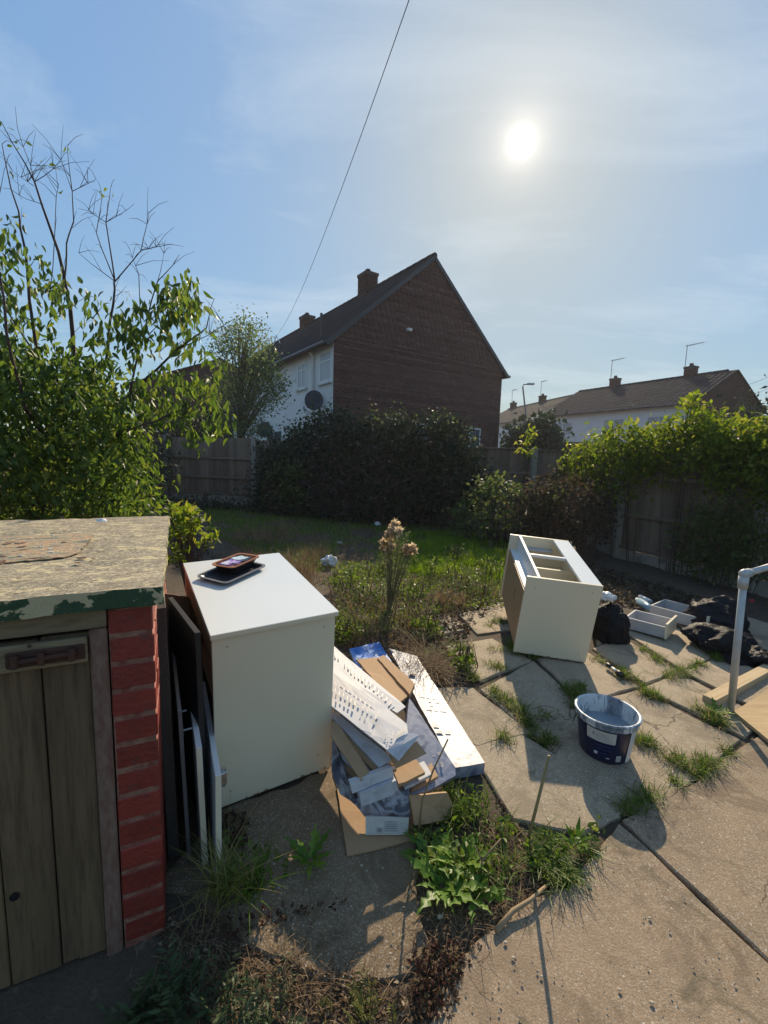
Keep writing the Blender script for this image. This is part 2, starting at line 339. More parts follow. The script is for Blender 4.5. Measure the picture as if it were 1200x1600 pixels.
def woodmat(name, c1, c2, c3, axis='z', sc=1.0, rough=.85, tint=.14):
    st = {'z': (9, 9, .7), 'x': (.7, 9, 9), 'y': (9, .7, 9)}[axis]
    m, t, b, out = newmat(name); vec = coords(t, st); oi = N(t, 'ShaderNodeObjectInfo')
    va = N(t, 'ShaderNodeVectorMath', operation='ADD'); t.links.new(vec, va.inputs[0])
    cx = N(t, 'ShaderNodeCombineXYZ'); ml = N(t, 'ShaderNodeMath', operation='MULTIPLY'); ml.inputs[1].default_value = 40; t.links.new(oi.outputs['Random'], ml.inputs[0])
    for i in range(3): t.links.new(ml.outputs[0], cx.inputs[i])
    t.links.new(cx.outputs[0], va.inputs[1]); vec = va.outputs[0]
    f = noise_(t, vec, 1.6*sc, 8, .65, .6); f2 = noise_(t, vec, 9*sc, 5, .7); f3 = noise_(t, vec, .35*sc, 3, .5)
    c = mix(t, thr(t, f, .3, .7), c1, c2); c = mix(t, thr(t, f2, .45, .7, 0, .8), c, c3); c = mix(t, thr(t, f3, .45, .65, 0, .5), c, tuple(x*.5 for x in c1))
    v = N(t, 'ShaderNodeHueSaturation'); t.links.new(thr(t, oi.outputs['Random'], 0, 1, 1-tint, 1+tint), v.inputs['Value']); t.links.new(c, v.inputs['Color'])
    t.links.new(v.outputs[0], b.inputs['Base Color']); b.inputs['Roughness'].default_value = rough
    bump(t, b, f2, .6, .003); return m
M_plank = woodmat('weathered_plank', (.125, .078, .036), (.19, .125, .062), (.055, .032, .016))
M_ledge = woodmat('weathered_ledge', (.17, .125, .065), (.26, .20, .11), (.08, .055, .03), 'x')
M_fence = woodmat('fence_board', (.155, .11, .075), (.22, .165, .12), (.08, .06, .042), 'z', .8, tint=.3)
M_rail = woodmat('fence_rail', (.17, .13, .095), (.22, .175, .13), (.10, .075, .055), 'x')
M_pine = woodmat('new_pine', (.52, .40, .24), (.45, .33, .18), (.38, .26, .13), 'x', .6)
M_ply = woodmat('plywood', (.50, .36, .19), (.42, .29, .15), (.33, .22, .11), 'x', .5)
M_post = pm('concrete_post', (.33, .30, .25), (.24, .22, .18), 8, .9, .5, .004, grime=((.10, .10, .07), 5, .55))
M_card = pm('brown_cardboard', (.40, .255, .135), (.36, .225, .115), 5, .8, .1, .001, fine=120)
M_cardw = pm('white_printed_card', (.55, .55, .55), (.46, .47, .49), 6, .6, .05, .001, spec=.2, fk=.1, grime=((.30, .29, .28), 9, .56, .6))
M_ink = pm('grey_print_ink', (.22, .22, .24), (.28, .28, .30), 20, .5, 0)
M_plastic = None
def foil(name, stops, sc=7.):
    m, t, b, out = newmat(name); vec = coords(t, (1, 1, 1)); f = noise_(t, vec, sc, 4, .5, 1.2)
    c = ramp(t, f, stops); t.links.new(c, b.inputs['Base Color']); b.inputs['Roughness'].default_value = .40; b.inputs['Specular IOR Level'].default_value = .35
    f2 = noise_(t, vec, 14, 4, .6, .8); bump(t, b, f2, .35, .006); return m
M_foil = foil('glossy_silver_blue_print', ((.30, (.05, .055, .08)), (.40, (.16, .18, .25)), (.48, (.30, .31, .35)), (.55, (.20, .22, .29)), (.62, (.36, .36, .40)), (.74, (.08, .09, .14))))
M_foild = foil('glossy_dark_print', ((.3, (.02, .02, .025)), (.45, (.09, .09, .11)), (.52, (.34, .34, .36)), (.6, (.14, .12, .12)), (.72, (.04, .035, .04))))
M_blue = foil('glossy_blue_print', ((.3, (.02, .10, .38)), (.5, (.06, .22, .60)), (.65, (.45, .55, .7)), (.8, (.05, .14, .4))))
def bagmat():
    m, t, b, out = newmat('black_bin_liner'); vec = coords(t, (1, 1, 1)); f = noise_(t, vec, 12, 5, .55, 3.)
    b.inputs['Base Color'].default_value = (.010, .010, .012, 1); b.inputs['Roughness'].default_value = .55
    b.inputs['Specular IOR Level'].default_value = .2; bump(t, b, f, .6, .03); return m
M_bag = bagmat()
M_navy = pm('navy_tub_print', (.008, .010, .045), (.012, .014, .06), 5, .3, .02, .001)
M_tub = pm('white_tub_plastic', (.60, .61, .60), (.55, .56, .55), 9, .35, .05, .001)
M_label = pm('cream_tub_label', (.55, .54, .48), (.5, .49, .44), 9, .4, .02, .001)
def smear():
    m, t, b, out = newmat('smeared_grey_paint'); vec = coords(t, (14, 14, 4)); f = noise_(t, vec, 1., 6, .7, 1.)
    c = ramp(t, f, ((.38, (.09, .12, .16)), (.5, (.22, .27, .32)), (.56, (.55, .60, .63)), (.7, (.42, .47, .5))))
    t.links.new(c, b.inputs['Base Color']); b.inputs['Roughness'].default_value = .35; bump(t, b, f, .5, .004); return m
M_smear = smear()
M_paint = pm('wet_grey_paint', (.25, .31, .35), (.22, .28, .32), 5, .12, .03, .001)
M_copper = pm('copper_pan', (.45, .18, .085), (.38, .14, .065), 6, .38, .05, .001, metal=.35)
M_dark = pm('dark_baking_tray', (.03, .03, .033), (.045, .045, .05), 9, .4, .05, .001, metal=.3)
M_housebrick = None
def tintmat(name, stops, rough=.85, sc=30, b_=.4):
    m, t, b, out = newmat(name); a = N(t, 'ShaderNodeAttribute', attribute_name='tint'); c = ramp(t, a.outputs['Fac'], stops)
    vec = coords(t, (1, 1, 1)); f = noise_(t, vec, sc, 5, .65); c = mix(t, thr(t, f, .3, .7, 0, .45), c, tuple(x*.45 for x in stops[0][1]))
    f3 = noise_(t, vec, .6, 6, .7); c = mix(t, thr(t, f3, .42, .62, 0, .5), c, tuple(x*.6 for x in stops[-1][1]))
    t.links.new(c, b.inputs['Base Color']); b.inputs['Roughness'].default_value = rough; b.inputs['Specular IOR Level'].default_value = .08; bump(t, b, f, b_, .01); return m
M_brick = tintmat('brown_brick', ((0., (.085, .042, .036)), (.35, (.125, .062, .052)), (.7, (.165, .088, .074)), (1., (.22, .135, .115))))
M_tile = tintmat('concrete_roof_tile', ((0., (.020, .022, .028)), (.5, (.029, .031, .038)), (1., (.042, .043, .050))), .95, 8)
M_brickd = tintmat('dark_brick', ((0., (.045, .022, .018)), (.5, (.07, .034, .028)), (1., (.10, .052, .042))))  # darker variant of the brown brick, for chimneys and one gable
M_hmortd = pm('dark_mortar', (.05, .035, .03), (.07, .05, .045), 5, .95, .2)  # darker variant of the house mortar, for chimneys
M_tile2 = tintmat('brown_roof_tile', ((0., (.075, .062, .052)), (.5, (.095, .08, .068)), (1., (.12, .10, .085))), .95, 8)
M_hmort = pm('house_mortar', (.14, .095, .085), (.18, .125, .11), 5, .95, .2)
M_render = pm('pale_render', (.78, .78, .76), (.70, .71, .70), 1.2, .9, .35, .004, grime=((.36, .36, .34), 1.7, .6, .5))
M_upvc = pm('white_frame', (.75, .76, .76), (.7, .71, .71), 3, .35, 0)
M_black2 = pm('black_gutter', (.02, .02, .022), (.03, .03, .03), 5, .4, 0)
def glassmat():
    m, t, b, out = newmat('window_glass'); b.inputs['Base Color'].default_value = (.10, .12, .14, 1); b.inputs['Roughness'].default_value = .05
    b.inputs['Specular IOR Level'].default_value = .9; f = noise_(t, coords(t), 1.2, 3); bump(t, b, f, .05, .01); return m
M_glass = glassmat()
M_wire = pm('matt_black_wire', (.02, .02, .022), (.03, .03, .03), 5, .95, 0, spec=.02)
M_net = pm('net_curtain', (.42, .44, .46), (.34, .36, .38), 4, .3, .05, .002, stretch=(3, 3, .6))
M_bark = pm('grey_brown_bark', (.075, .055, .042), (.12, .09, .07), 8, .9, .8, .01, stretch=(1, 1, .3))
M_twig = pm('dark_twig', (.055, .034, .030), (.085, .055, .045), 12, .85, .3, .003)
M_dry = pm('dry_stem', (.34, .24, .13), (.26, .17, .09), 14, .8, .3, .002)
M_cane = pm('split_cane', (.30, .24, .10), (.22, .17, .07), 18, .7, .3, .002)
M_dead = pm('dead_bramble_stem', (.10, .055, .035), (.15, .09, .06), 9, .9, .4, .003)
L_tree = leafmat('broad_tree_leaf', ((0., (.04, .075, .016)), (.45, (.072, .125, .024)), (.8, (.12, .18, .03)), (1., (.17, .20, .045))), .5, .45, spec=.3)
L_lime = leafmat('lime_leaf', ((0., (.09, .14, .02)), (.6, (.15, .21, .03)), (1., (.25, .25, .05))), .5, .5, spec=.12)
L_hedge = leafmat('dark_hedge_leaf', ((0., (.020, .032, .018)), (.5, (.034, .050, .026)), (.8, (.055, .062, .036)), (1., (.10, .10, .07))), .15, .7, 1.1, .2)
L_ivy = leafmat('creeper_leaf', ((0., (.055, .095, .016)), (.5, (.09, .14, .02)), (.85, (.15, .19, .03)), (1., (.24, .23, .04))), .5, .5, spec=.12)
L_bram = leafmat('bramble_leaf', ((0., (.045, .075, .022)), (.6, (.075, .11, .035)), (1., (.14, .15, .06))), .4, .5, spec=.15)
L_brown = leafmat('withered_leaf', ((0., (.032, .026, .018)), (.5, (.06, .042, .028)), (.85, (.07, .07, .035)), (1., (.15, .11, .07))), .25, .8)
L_grass = leafmat('lawn_grass', ((0., (.06, .12, .012)), (.6, (.10, .18, .02)), (.82, (.16, .21, .03)), (1., (.36, .28, .13))), .45, .5)
L_weed = leafmat('weed_leaf', ((0., (.06, .11, .018)), (.6, (.10, .16, .025)), (1., (.18, .21, .05))), .4, .45)
L_drygr = leafmat('dry_grass', ((0., (.14, .085, .045)), (.5, (.22, .15, .08)), (1., (.34, .27, .16))), .3, .8, 1.1)
L_dand = leafmat('dandelion_leaf', ((0., (.07, .15, .02)), (.6, (.11, .21, .025)), (1., (.18, .28, .045))), .42, .4)
L_straw = leafmat('dry_straw', ((0., (.12, .075, .045)), (.5, (.20, .13, .075)), (1., (.32, .24, .14))), .2, .85, 1.)
L_purple = leafmat('red_stem_weed', ((0., (.05, .028, .02)), (.6, (.09, .042, .03)), (1., (.12, .10, .05))), .25, .7, 1.1, .1)
L_conif = leafmat('conifer_spray', ((0., (.02, .035, .018)), (1., (.05, .075, .03))), .15, .6)

# ------------------------------------------------------------------ ground
def nz(x, y, s=1., o=0.): return noise.noise(Vector((x*s+o, y*s+3.7, o)))
def terrain():
    xs = np.concatenate([np.array([-400, -150, -60, -25, -12]), np.arange(-8, 6.01, .07), np.array([9, 14, 25, 60, 150, 400])])
    ys = np.concatenate([np.array([-60, -20, -8, -3]), np.arange(-.6, 10.5, .07), np.array([13, 18, 30, 60, 150, 400, 900])])
    nx, ny = len(xs), len(ys); V = np.zeros((ny, nx, 3))
    for j, y in enumerate(ys):
        for i, x in enumerate(xs):
            near = -8 < x < 6 and -.6 < y < 10.5
            b = (nz(x, y, 2.2)*.012+nz(x, y, 9)*.006)*(min(1., max(0., (y-2.2)/1.5))*1.6*(.15 if (x > .1 and y < 3.7) else 1)+.3) if near else 0
            V[j, i] = (x, y, float(h(x, y))-.006+b)
    idx = np.arange(nx*ny).reshape(ny, nx)
    Fc = np.stack([idx[:-1, :-1], idx[:-1, 1:], idx[1:, 1:], idx[1:, :-1]], -1).reshape(-1, 4)
    o = link('ground', npmesh('ground', V.reshape(-1, 3), Fc, smooth=True), M_soil); o['kind'] = 'structure'
terrain()

patio = tag(empty('patio', loc=(0, 0, 0)), kind='structure')
def slab(px, mat, name='paving_slab', jag=.005, sub=.05, top=.011, tilt=(0, 0), parent=patio, th=.09):
    P2 = [G(*p)[:2] for p in px]; pts = []
    if name == 'paving_slab': c0 = np.mean(P2, 0); P2 = [c0+(p-c0)*(1+.030/max(.1, np.linalg.norm(p-c0))) for p in P2]
    for i in range(len(P2)):
        a, b = P2[i], P2[(i+1) % len(P2)]; n = max(1, int(np.linalg.norm(b-a)/sub)); d = b-a; nn = np.array([-d[1], d[0]])/max(1e-6, np.linalg.norm(d))
        for k in range(n):
            q = a+d*k/n; j = nz(q[0], q[1], 6)*jag*1.6+nz(q[0], q[1], 23, 3)*jag*1.3
            pts.append(q+nn*j)
    ar = sum(pts[i][0]*pts[(i+1) % len(pts)][1]-pts[(i+1) % len(pts)][0]*pts[i][1] for i in range(len(pts)))
    if ar < 0: pts = pts[::-1]
    c = np.mean(pts, 0); n = len(pts)
    def z(q): return float(h(q[0], q[1]))+top+tilt[0]*(q[0]-c[0])+tilt[1]*(q[1]-c[1])
    inn = []
    for q in pts: d = c-q; inn.append(q+d/np.linalg.norm(d)*.006)
    v = [(q[0], q[1], z(q)-th) for q in pts]+[(q[0], q[1], z(q)-.005) for q in pts]+[(q[0], q[1], z(q)) for q in inn]
    f = []
    for k in range(n):
        k2 = (k+1) % n; f += [(k, k2, n+k2, n+k), (n+k, n+k2, 2*n+k2, 2*n+k)]
    v.append((c[0], c[1], z(c))); f += [(2*n+k, 2*n+(k+1) % n, 3*n) for k in range(n)]
    return MB().add(v, f).obj(name, mat, parent)
SL = [
 [(738, 1168), (818, 1155), (866, 1188), (958, 1272), (900, 1296), (806, 1276)],
 [(874, 1186), (908, 1118), (1000, 1166), (1078, 1216), (1018, 1252), (968, 1266)],
 [(916, 1106), (996, 1084), (1148, 1156), (1084, 1208), (1008, 1160)],
 [(846, 1032), (916, 1022), (990, 1072), (908, 1096)],
 [(758, 1082), (834, 1038), (898, 1100), (882, 1148), (866, 1172), (838, 1146)],
 [(664, 1080), (738, 1082), (822, 1146), (744, 1162), (700, 1140)],
 [(700, 1014), (768, 1002), (824, 1034), (750, 1062)],
 [(722, 962), (784, 944), (812, 982), (748, 990)],
 [(640, 968), (708, 958), (720, 984), (650, 1000)],
 [(932, 1016), (974, 1000), (1050, 1048), (1006, 1066)],
 [(1014, 1078), (1064, 1058), (1186, 1122), (1156, 1148)],
 [(986, 992), (1040, 974), (1122, 1020), (1064, 1046)],
 [(1076, 1052), (1130, 1028), (1230, 1072), (1200, 1116)],
 [(1050, 968), (1120, 950), (1240, 990), (1230, 1058), (1134, 1020)],
 [(940, 980), (980, 966), (1030, 970), (984, 988), (934, 1008)],
]
for i, s in enumerate(SL):
    slab(s, M_slab, tilt=(random.uniform(-.004, .004), random.uniform(-.005, .005)), top=.009+random.uniform(-.002, .003))
slab([(972, 1284), (1030, 1256), (1090, 1222), (1160, 1166), (1206, 1140), (1420, 1060), (2300, 1500), (1800, 1950), (1208, 1513), (1100, 1410)], M_conc, 'concrete_slab', .007)
slab([(968, 1289), (1098, 1412), (1206, 1514), (1500, 1768), (1560, 2300), (560, 2500), (640, 1660), (722, 1496), (820, 1410), (884, 1388)], M_conc, 'concrete_slab', .006)
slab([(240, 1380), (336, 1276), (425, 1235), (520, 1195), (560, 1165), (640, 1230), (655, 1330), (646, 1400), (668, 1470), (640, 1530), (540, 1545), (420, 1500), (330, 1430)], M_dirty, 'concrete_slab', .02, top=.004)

# ------------------------------------------------------------------ coal bunker
B0 = G(258, 1455); BM = Matrix.Translation(Vector(B0)) @ Matrix.Rotation(R(25.5), 4, 'Z')
def toL(Mx, p): return Mx.inverted() @ Vector(p)
bunker = tag(empty('coal_bunker', BM), 'low red-painted brick coal bunker with weathered plank door and thick concrete lid', 'coal bunker')
core = MB().box((-.100, .0022, -.12), (-.0032, 1.28, .975)).obj('wall_mortar', M_mortar, bunker)
bw, bh = .103, .065
me_head = MB().box((0, 0, 0), (.101, .215, bh+.001), .004).mesh('brick')
me_half = MB().box((0, 0, 0), (.101, .1025, bh+.001), .004).mesh('brick')
for c in range(-1, 13):
    z = .008+c*.075
    y = 0.
    k = 0
    while y < 1.28:
        half = (k == 0 and c % 2)
        o = link('brick', me_half if half else me_head, M_red, bunker)
        o.matrix_local = Matrix.Translation((-.101+random.uniform(-.0015, .0015), y+random.uniform(-.001, .002), z)) @ Matrix.Rotation(random.uniform(-.008, .008), 4, 'Z')
        y += .1125 if half else .225; k += 1
MB().box((-1.02, .004, -.12), (-.915, 1.28, .975), .004).obj('side_wall', M_red, bunker)
MB().box((-.915, 1.18, -.12), (-.101, 1.28, .975), .004).obj('back_wall', M_red, bunker)
# lid
def roughbox(a, b, n, jit, sc):
    m = MB(); (x0, y0, z0), (x1, y1, z1) = a, b; idx = {}
    nx, ny, nz_ = n
    def V(i, j, k):
        if (i, j, k) in idx: return idx[i, j, k]
        p = Vector((x0+(x1-x0)*i/nx, y0+(y1-y0)*j/ny, z0+(z1-z0)*k/nz_)); d = noise.noise_vector(p*sc)*jit+noise.noise_vector(p*sc*4)*jit*.4
        m.v.append(tuple(p+d)); idx[i, j, k] = len(m.v)-1; return idx[i, j, k]
    for i in range(nx):
        for j in range(ny):
            m.f.append((V(i, j, nz_), V(i+1, j, nz_), V(i+1, j+1, nz_), V(i, j+1, nz_))); m.f.append((V(i, j, 0), V(i, j+1, 0), V(i+1, j+1, 0), V(i+1, j, 0)))
    for i in range(nx):
        for k in range(nz_):
            m.f.append((V(i, 0, k), V(i+1, 0, k), V(i+1, 0, k+1), V(i, 0, k+1))); m.f.append((V(i, ny, k), V(i, ny, k+1), V(i+1, ny, k+1), V(i+1, ny, k)))
    for j in range(ny):
        for k in range(nz_):
            m.f.append((V(0, j, k), V(0, j, k+1), V(0, j+1, k+1), V(0, j+1, k))); m.f.append((V(nx, j, k), V(nx, j+1, k), V(nx, j+1, k+1), V(nx, j, k+1)))
    return m
def lidmat():
    m, t, b, out = newmat('lid_concrete_and_green_paint'); vec = coords(t)
    f = noise_(t, vec, 5, 7, .65); f2 = noise_(t, vec, 70, 4, .7)
    v = N(t, 'ShaderNodeTexVoronoi', i_Scale=150.); t.links.new(vec, v.inputs['Vector']); vc = N(t, 'ShaderNodeSeparateColor'); t.links.new(v.outputs['Color'], vc.inputs[0])
    c = mix(t, thr(t, f, .3, .7), (.31, .26, .175), (.22, .185, .13)); c = mix(t, thr(t, f2, .5, .65, 0, .8), c, (.13, .105, .07)); c = mix(t, thr(t, noise_(t, vec, 8, 6, .7, .5), .56, .64, 0, .6), c, (.10, .095, .05))
    c = mix(t, thr(t, vc.outputs[0], .8, .95, 0, .8), c, (.50, .44, .30))
    v3 = coords(t, (1, 1.6, 1)); fl = noise_(t, v3, 16, 6, .7, .5); c = mix(t, thr(t, fl, .56, .58), c, (.50, .42, .24)); c = mix(t, thr(t, noise_(t, v3, 26, 5, .7, .4), .60, .62), c, (.15, .115, .07))
    g = noise_(t, vec, 14, 5, .6, .3); green = mix(t, thr(t, f2, .4, .7), (.035, .075, .030), (.022, .050, .024))
    gm = thr(t, g, .49, .505); green = mix(t, gm, green, (.44, .38, .22))
    ge = N(t, 'ShaderNodeNewGeometry'); sx = N(t, 'ShaderNodeSeparateXYZ'); t.links.new(ge.outputs['True Normal'], sx.inputs[0])
    c = mix(t, thr(t, sx.outputs[2], .5, .7, 1, 0), c, green)
    t.links.new(c, b.inputs['Base Color']); b.inputs['Roughness'].default_value = .85
    s = N(t, 'ShaderNodeMath', operation='ADD'); t.links.new(f2, s.inputs[0]); t.links.new(gm, s.inputs[1]); bump(t, b, s.outputs[0], .7, .004); return m
roughbox((-1.05, -.03, .985), (.027, 1.33, 1.034), (60, 76, 4), .0045, 9).obj('lid', lidmat(), bunker)
# door
me = MB().box((0, 0, 0), (.104, .022, .915), .003).mesh('door_plank')
for i, (x, w_) in enumerate(((-.2445, 1.0), (-.352, 1.), (-.459, 1), (-.566, 1), (-.673, 1), (-.78, 1))):
    o = link('door_plank', me, M_plank, bunker, Matrix.Translation((x, .012+random.uniform(0, .002), .0 if i else .004)))
MB().box((-.2, .012, -.02), (-.1435, .034, .912), .003).obj('door_plank', M_plank, bunker) if False else None
me1 = MB().box((0, 0, 0), (.064, .022, .918), .003).mesh('door_plank'); link('door_plank', me1, M_plank, bunker, Matrix.Translation((-.2085, .012, 0)))
MB().box((-.78, -.008, .848), (-.147, .0115, .914), .004).obj('door_ledge', M_ledge, bunker)
MB().box((-.143, -.002, -.06), (-.1045, .07, .93), .004).obj('door_frame', M_rustp, bunker)
roughbox((-.915, -.006, .934), (-.1045, .08, .983), (30, 2, 3), .002, 20).obj('lintel', M_ledge, bunker)
MB().box((-.915, .10, -.1), (-.11, .11, .97)).obj('inner_darkness_board', M_black, bunker).name = 'inner_darkness_sheet'  # black sheet stands in for the darkness behind the door
b_ = MB().box((-.305, -.016, .862), (-.15, -.009, .900), .002).box((-.30, -.019, .889), (-.2, -.0165, .893)); b_.tube([(-.29, -.024, .879), (-.165, -.024, .884)], .0065, n=8)
for x in (-.285, -.235, -.175): b_.box((x-.007, -.033, .866), (x+.007, -.015, .897), .002)
b_.obj('bolt', M_rust, bunker)
MB().lathe([(0.0001, 0), (.009, 0), (.010, .006)], 12).obj('knot_hole', M_black, bunker, M=Matrix.Translation((-.331, .0115, .255)) @ Matrix.Rotation(R(90), 4, 'X'))
# nails on ledge
for x, z in ((-.19, .87), (-.26, .91), (-.34, .87)):
    MB().lathe([(.0001, .002), (.004, .0015), (.0045, 0)], 8).obj('nail_head', M_rust, bunker, M=Matrix.Translation((x, -.0085, z)) @ Matrix.Rotation(R(90), 4, 'X'))

# printed sheet on the lid
def printmat():
    m, t, b, out = newmat('faded_colour_print'); vec = coords(t, (1, 2.2, 1)); f = noise_(t, vec, 11, 6, .7, .9); f2 = noise_(t, vec, 7, 4, .6)
    c = ramp(t, f, ((.36, (.06, .02, .02)), (.42, (.45, .34, .18)), (.46, (.03, .07, .09)), (.50, (.55, .42, .22)), (.54, (.22, .06, .035)), (.58, (.50, .40, .24)), (.64, (.10, .03, .03))))
    c = mix(t, thr(t, f2, .58, .62), c, (.04, .10, .09)); t.links.new(c, b.inputs['Base Color']); b.inputs['Roughness'].default_value = .7; bump(t, b, f, .6, .003); return m
ZL = B0[2]+1.034
def lidpt(x, y): return toL(BM, atZ(x, y, ZL))
def ragged(pxs, z, jag=.012):
    pts = [lidpt(*p) for p in pxs]; P_ = []
    for i in range(len(pts)):
        a, b = pts[i], pts[(i+1) % len(pts)]; n = max(2, int((b-a).length/.012))
        for k in range(n):
            q = a.lerp(b, k/n); P_.append((q.x+nz(q.x, q.y, 60)*jag, q.y+nz(q.y, q.x, 60, 5)*jag))
    return P_
sh = empty('torn_sheet', BM @ Matrix.Translation((0, 0, 1.0375))); tag(sh, 'crumbling torn colour-printed sheet stuck on the concrete bunker lid', 'torn sheet')
MB().prism(ragged([(-60, 846), (0, 842), (60, 839), (145, 837), (138, 850), (122, 866), (98, 874), (30, 880), (-60, 890)][::-1], 0), 0, .003).obj('paper_layer', printmat(), sh)
for k in range(26):
    x, y = random.uniform(-40, 150), random.uniform(836, 884); q = lidpt(x, y); s_ = random.uniform(.006, .018); a = random.random()*6
    MB().prism([(q.x+s_*math.cos(a+i*1.26)*random.uniform(.5, 1.2), q.y+s_*math.sin(a+i*1.26)*random.uniform(.5, 1.2)) for i in range(5)], .002+.001*k/26, .005+.001*k/26).obj('paper_flake', random.choice([M_card, M_label, M_rustp]), sh)
q = lidpt(160, 816); o = MB()
o.add(*[[(-.02, 0, 0), (0, -.012, .004), (.022, -.004, .001), (.012, .010, .013), (-.008, .012, .006), (-.03, .004, .012), (0, 0, .016)], [(0, 1, 6), (1, 2, 6), (2, 3, 6), (3, 4, 6), (4, 5, 6), (5, 0, 6)]])
tag(o.obj('paper_scrap', M_white, None, M=BM @ Matrix.Translation((q.x, q.y, 1.036))), 'small crumpled white scrap near the back edge of the bunker lid', 'paper scrap')

# ------------------------------------------------------------------ cabinets
def frame_on(n, origin, yaw):
    n = Vector(n).normalized(); e1 = Vector((math.cos(yaw), math.sin(yaw), 0)); e1 = (e1-n*e1.dot(n)).normalized(); e2 = n.cross(e1)
    return Matrix(((e1.x, e2.x, n.x, origin[0]), (e1.y, e2.y, n.y, origin[1]), (e1.z, e2.z, n.z, origin[2]), (0, 0, 0, 1)))
C1 = frame_on((.03, -.096, 1), (-.594, 1.490, .1608+.014), .535)
cab = tag(empty('kitchen_cabinet', C1), 'upright cream kitchen base cabinet with white worktop, between bunker and cardboard pile', 'cabinet')
w, d, hh = .459, .76, .700
MB().box((0, 0, 0), (w-.002, .018, hh), .0008).obj('side_panel', M_cream, cab)
MB().box((0, d-.018, 0), (w-.002, d, hh), .0008).obj('side_panel', M_cream, cab)
MB().box((.004, .0185, .04), (w-.03, d-.0185, .056)).obj('bottom_panel', M_chip, cab)
MB().box((.02, .0185, .36), (w-.03, d-.0185, .376)).obj('shelf', M_chip, cab)
MB().box((w-.026, .0185, .0), (w-.022, d-.0185, hh)).obj('back_panel', M_hard, cab)
MB().box((.0, .0185, hh-.10), (.016, d-.0185, hh-.001)).obj('front_rail', M_chip, cab)
MB().box((-.006, -.012, hh+.001), (w+.008, d+.006, hh+.019), .001).obj('worktop', M_top, cab)
MB().box((-.005, -.0135, hh+.002), (w+.007, -.0125, hh+.018)).obj('edging_strip', M_cream, cab)
for (x_, z_) in ((.05, .66), (.41, .66), (.05, .06), (.40, .08)): MB().lathe([(.0001, 0.0006), (.003, .0004), (.0032, 0)], 10).obj('screw_cap', M_hard, cab, M=Matrix.Translation((x_, -.0002, z_)) @ Matrix.Rotation(R(90), 4, 'X'))
mch = MB()
for k in range(16):
    x_ = random.uniform(0, .44); mch.add([(x_, -.0006, 0), (x_+random.uniform(.005, .03), -.0006, 0), (x_+.01, -.0006, random.uniform(.003, .012))], [(0, 1, 2)])
mch.obj('chipped_edge', M_chip, cab)
topn = (C1.to_3x3() @ Vector((0, 0, 1))); topo = C1 @ Vector((0, 0, hh+.019))
def t1(x, y): return toL(C1, onplane(topo, topn, x, y))
def tray(name, c, ang, L, Wd, Hh, mat, rimmat, z0, parentname, label, cat, inmat=None, tilt=0):
    e = tag(empty(name, C1 @ Matrix.Translation((c[0], c[1], z0)) @ Matrix.Rotation(ang, 4, 'Z') @ Matrix.Rotation(tilt, 4, 'X')), label, cat)
    def rr(l, w_, r, n=6):
        P_ = []
        for (sx, sy, a) in ((1, 1, 0), (-1, 1, 90), (-1, -1, 180), (1, -1, 270)):
            for k in range(n+1):
                t_ = R(a+90*k/n); P_.append((sx*(l/2-r)+r*math.cos(t_), sy*(w_/2-r)+r*math.sin(t_)))
        return P_
    def loft(rings, name, mat_):
        m = MB(); n = len(rings[0][0])
        for P_, z in rings: m.v += [(x, y, z) for x, y in P_]
        for i in range(len(rings)-1):
            for k in range(n): m.f.append((i*n+k, i*n+(k+1) % n, (i+1)*n+(k+1) % n, (i+1)*n+k))
        m.f.append(tuple(range((len(rings)-1)*n, len(rings)*n)))
        return m.obj(name, mat_, e)
    r = .022
    loft([(rr(L-.05, Wd-.05, r), 0), (rr(L-.02, Wd-.02, r), Hh-.002), (rr(L, Wd, r+.004), Hh), (rr(L, Wd, r+.004), Hh+.0025), (rr(L-.022, Wd-.022, r), Hh+.0025), (rr(L-.023, Wd-.023, r), Hh+.0022)][:4]+[], 'tray_body', mat) if False else None
    outer = MB(); 
    loft([(rr(L-.022, Wd-.022, r), Hh-.0005), (rr(L-.052, Wd-.052, r), .002)], 'inner_lining', inmat or mat)
    m = MB(); rings = [(rr(L-.05, Wd-.05, r), 0.), (rr(L-.018, Wd-.018, r), Hh-.002), (rr(L, Wd, r+.006), Hh-.001), (rr(L, Wd, r+.006), Hh+.003), (rr(L-.024, Wd-.024, r), Hh+.0025), (rr(L-.0235, Wd-.0235, r), Hh-.001)]
    n = len(rings[0][0])
    for P_, z in rings[:3]: m.v += [(x, y, z) for x, y in P_]
    for i in range(2):
        for k in range(n): m.f.append((i*n+k, i*n+(k+1) % n, (i+1)*n+(k+1) % n, (i+1)*n+k))
    m.f.append(tuple(range(n))[::-1]); m.obj('tray_body', mat, e)
    m = MB()
    for P_, z in rings[2:]: m.v += [(x, y, z) for x, y in P_]
    for i in range(3):
        for k in range(n): m.f.append((i*n+k, i*n+(k+1) % n, (i+1)*n+(k+1) % n, (i+1)*n+k))
    m.obj('rim', rimmat, e)
    return e
a, b2 = t1(309, 903), t1(357, 914); c2 = t1(418, 886)
ctr = t1(364, 897); ang1 = math.atan2((c2-b2).y, (c2-b2).x)
M_greyrim = pm('worn_grey_rim', (.16, .16, .17), (.22, .22, .23), 20, .4, .05, .001, metal=.4)
tray('baking_tray', ctr, ang1, (c2-b2).length*1.05, (b2-a).length*1.05, .016, M_dark, M_greyrim, hh+.020, None, 'wide flat dark baking tray lying on the white cabinet worktop', 'baking tray')
cc = t1(370, 889)
pan = tray('roasting_tin', cc, ang1+.02, .205, .135, .038, M_black, M_copper, hh+.0235, None, 'small copper-coloured roasting tin resting on the dark baking tray', 'roasting tin', M_copper, tilt=R(-3))
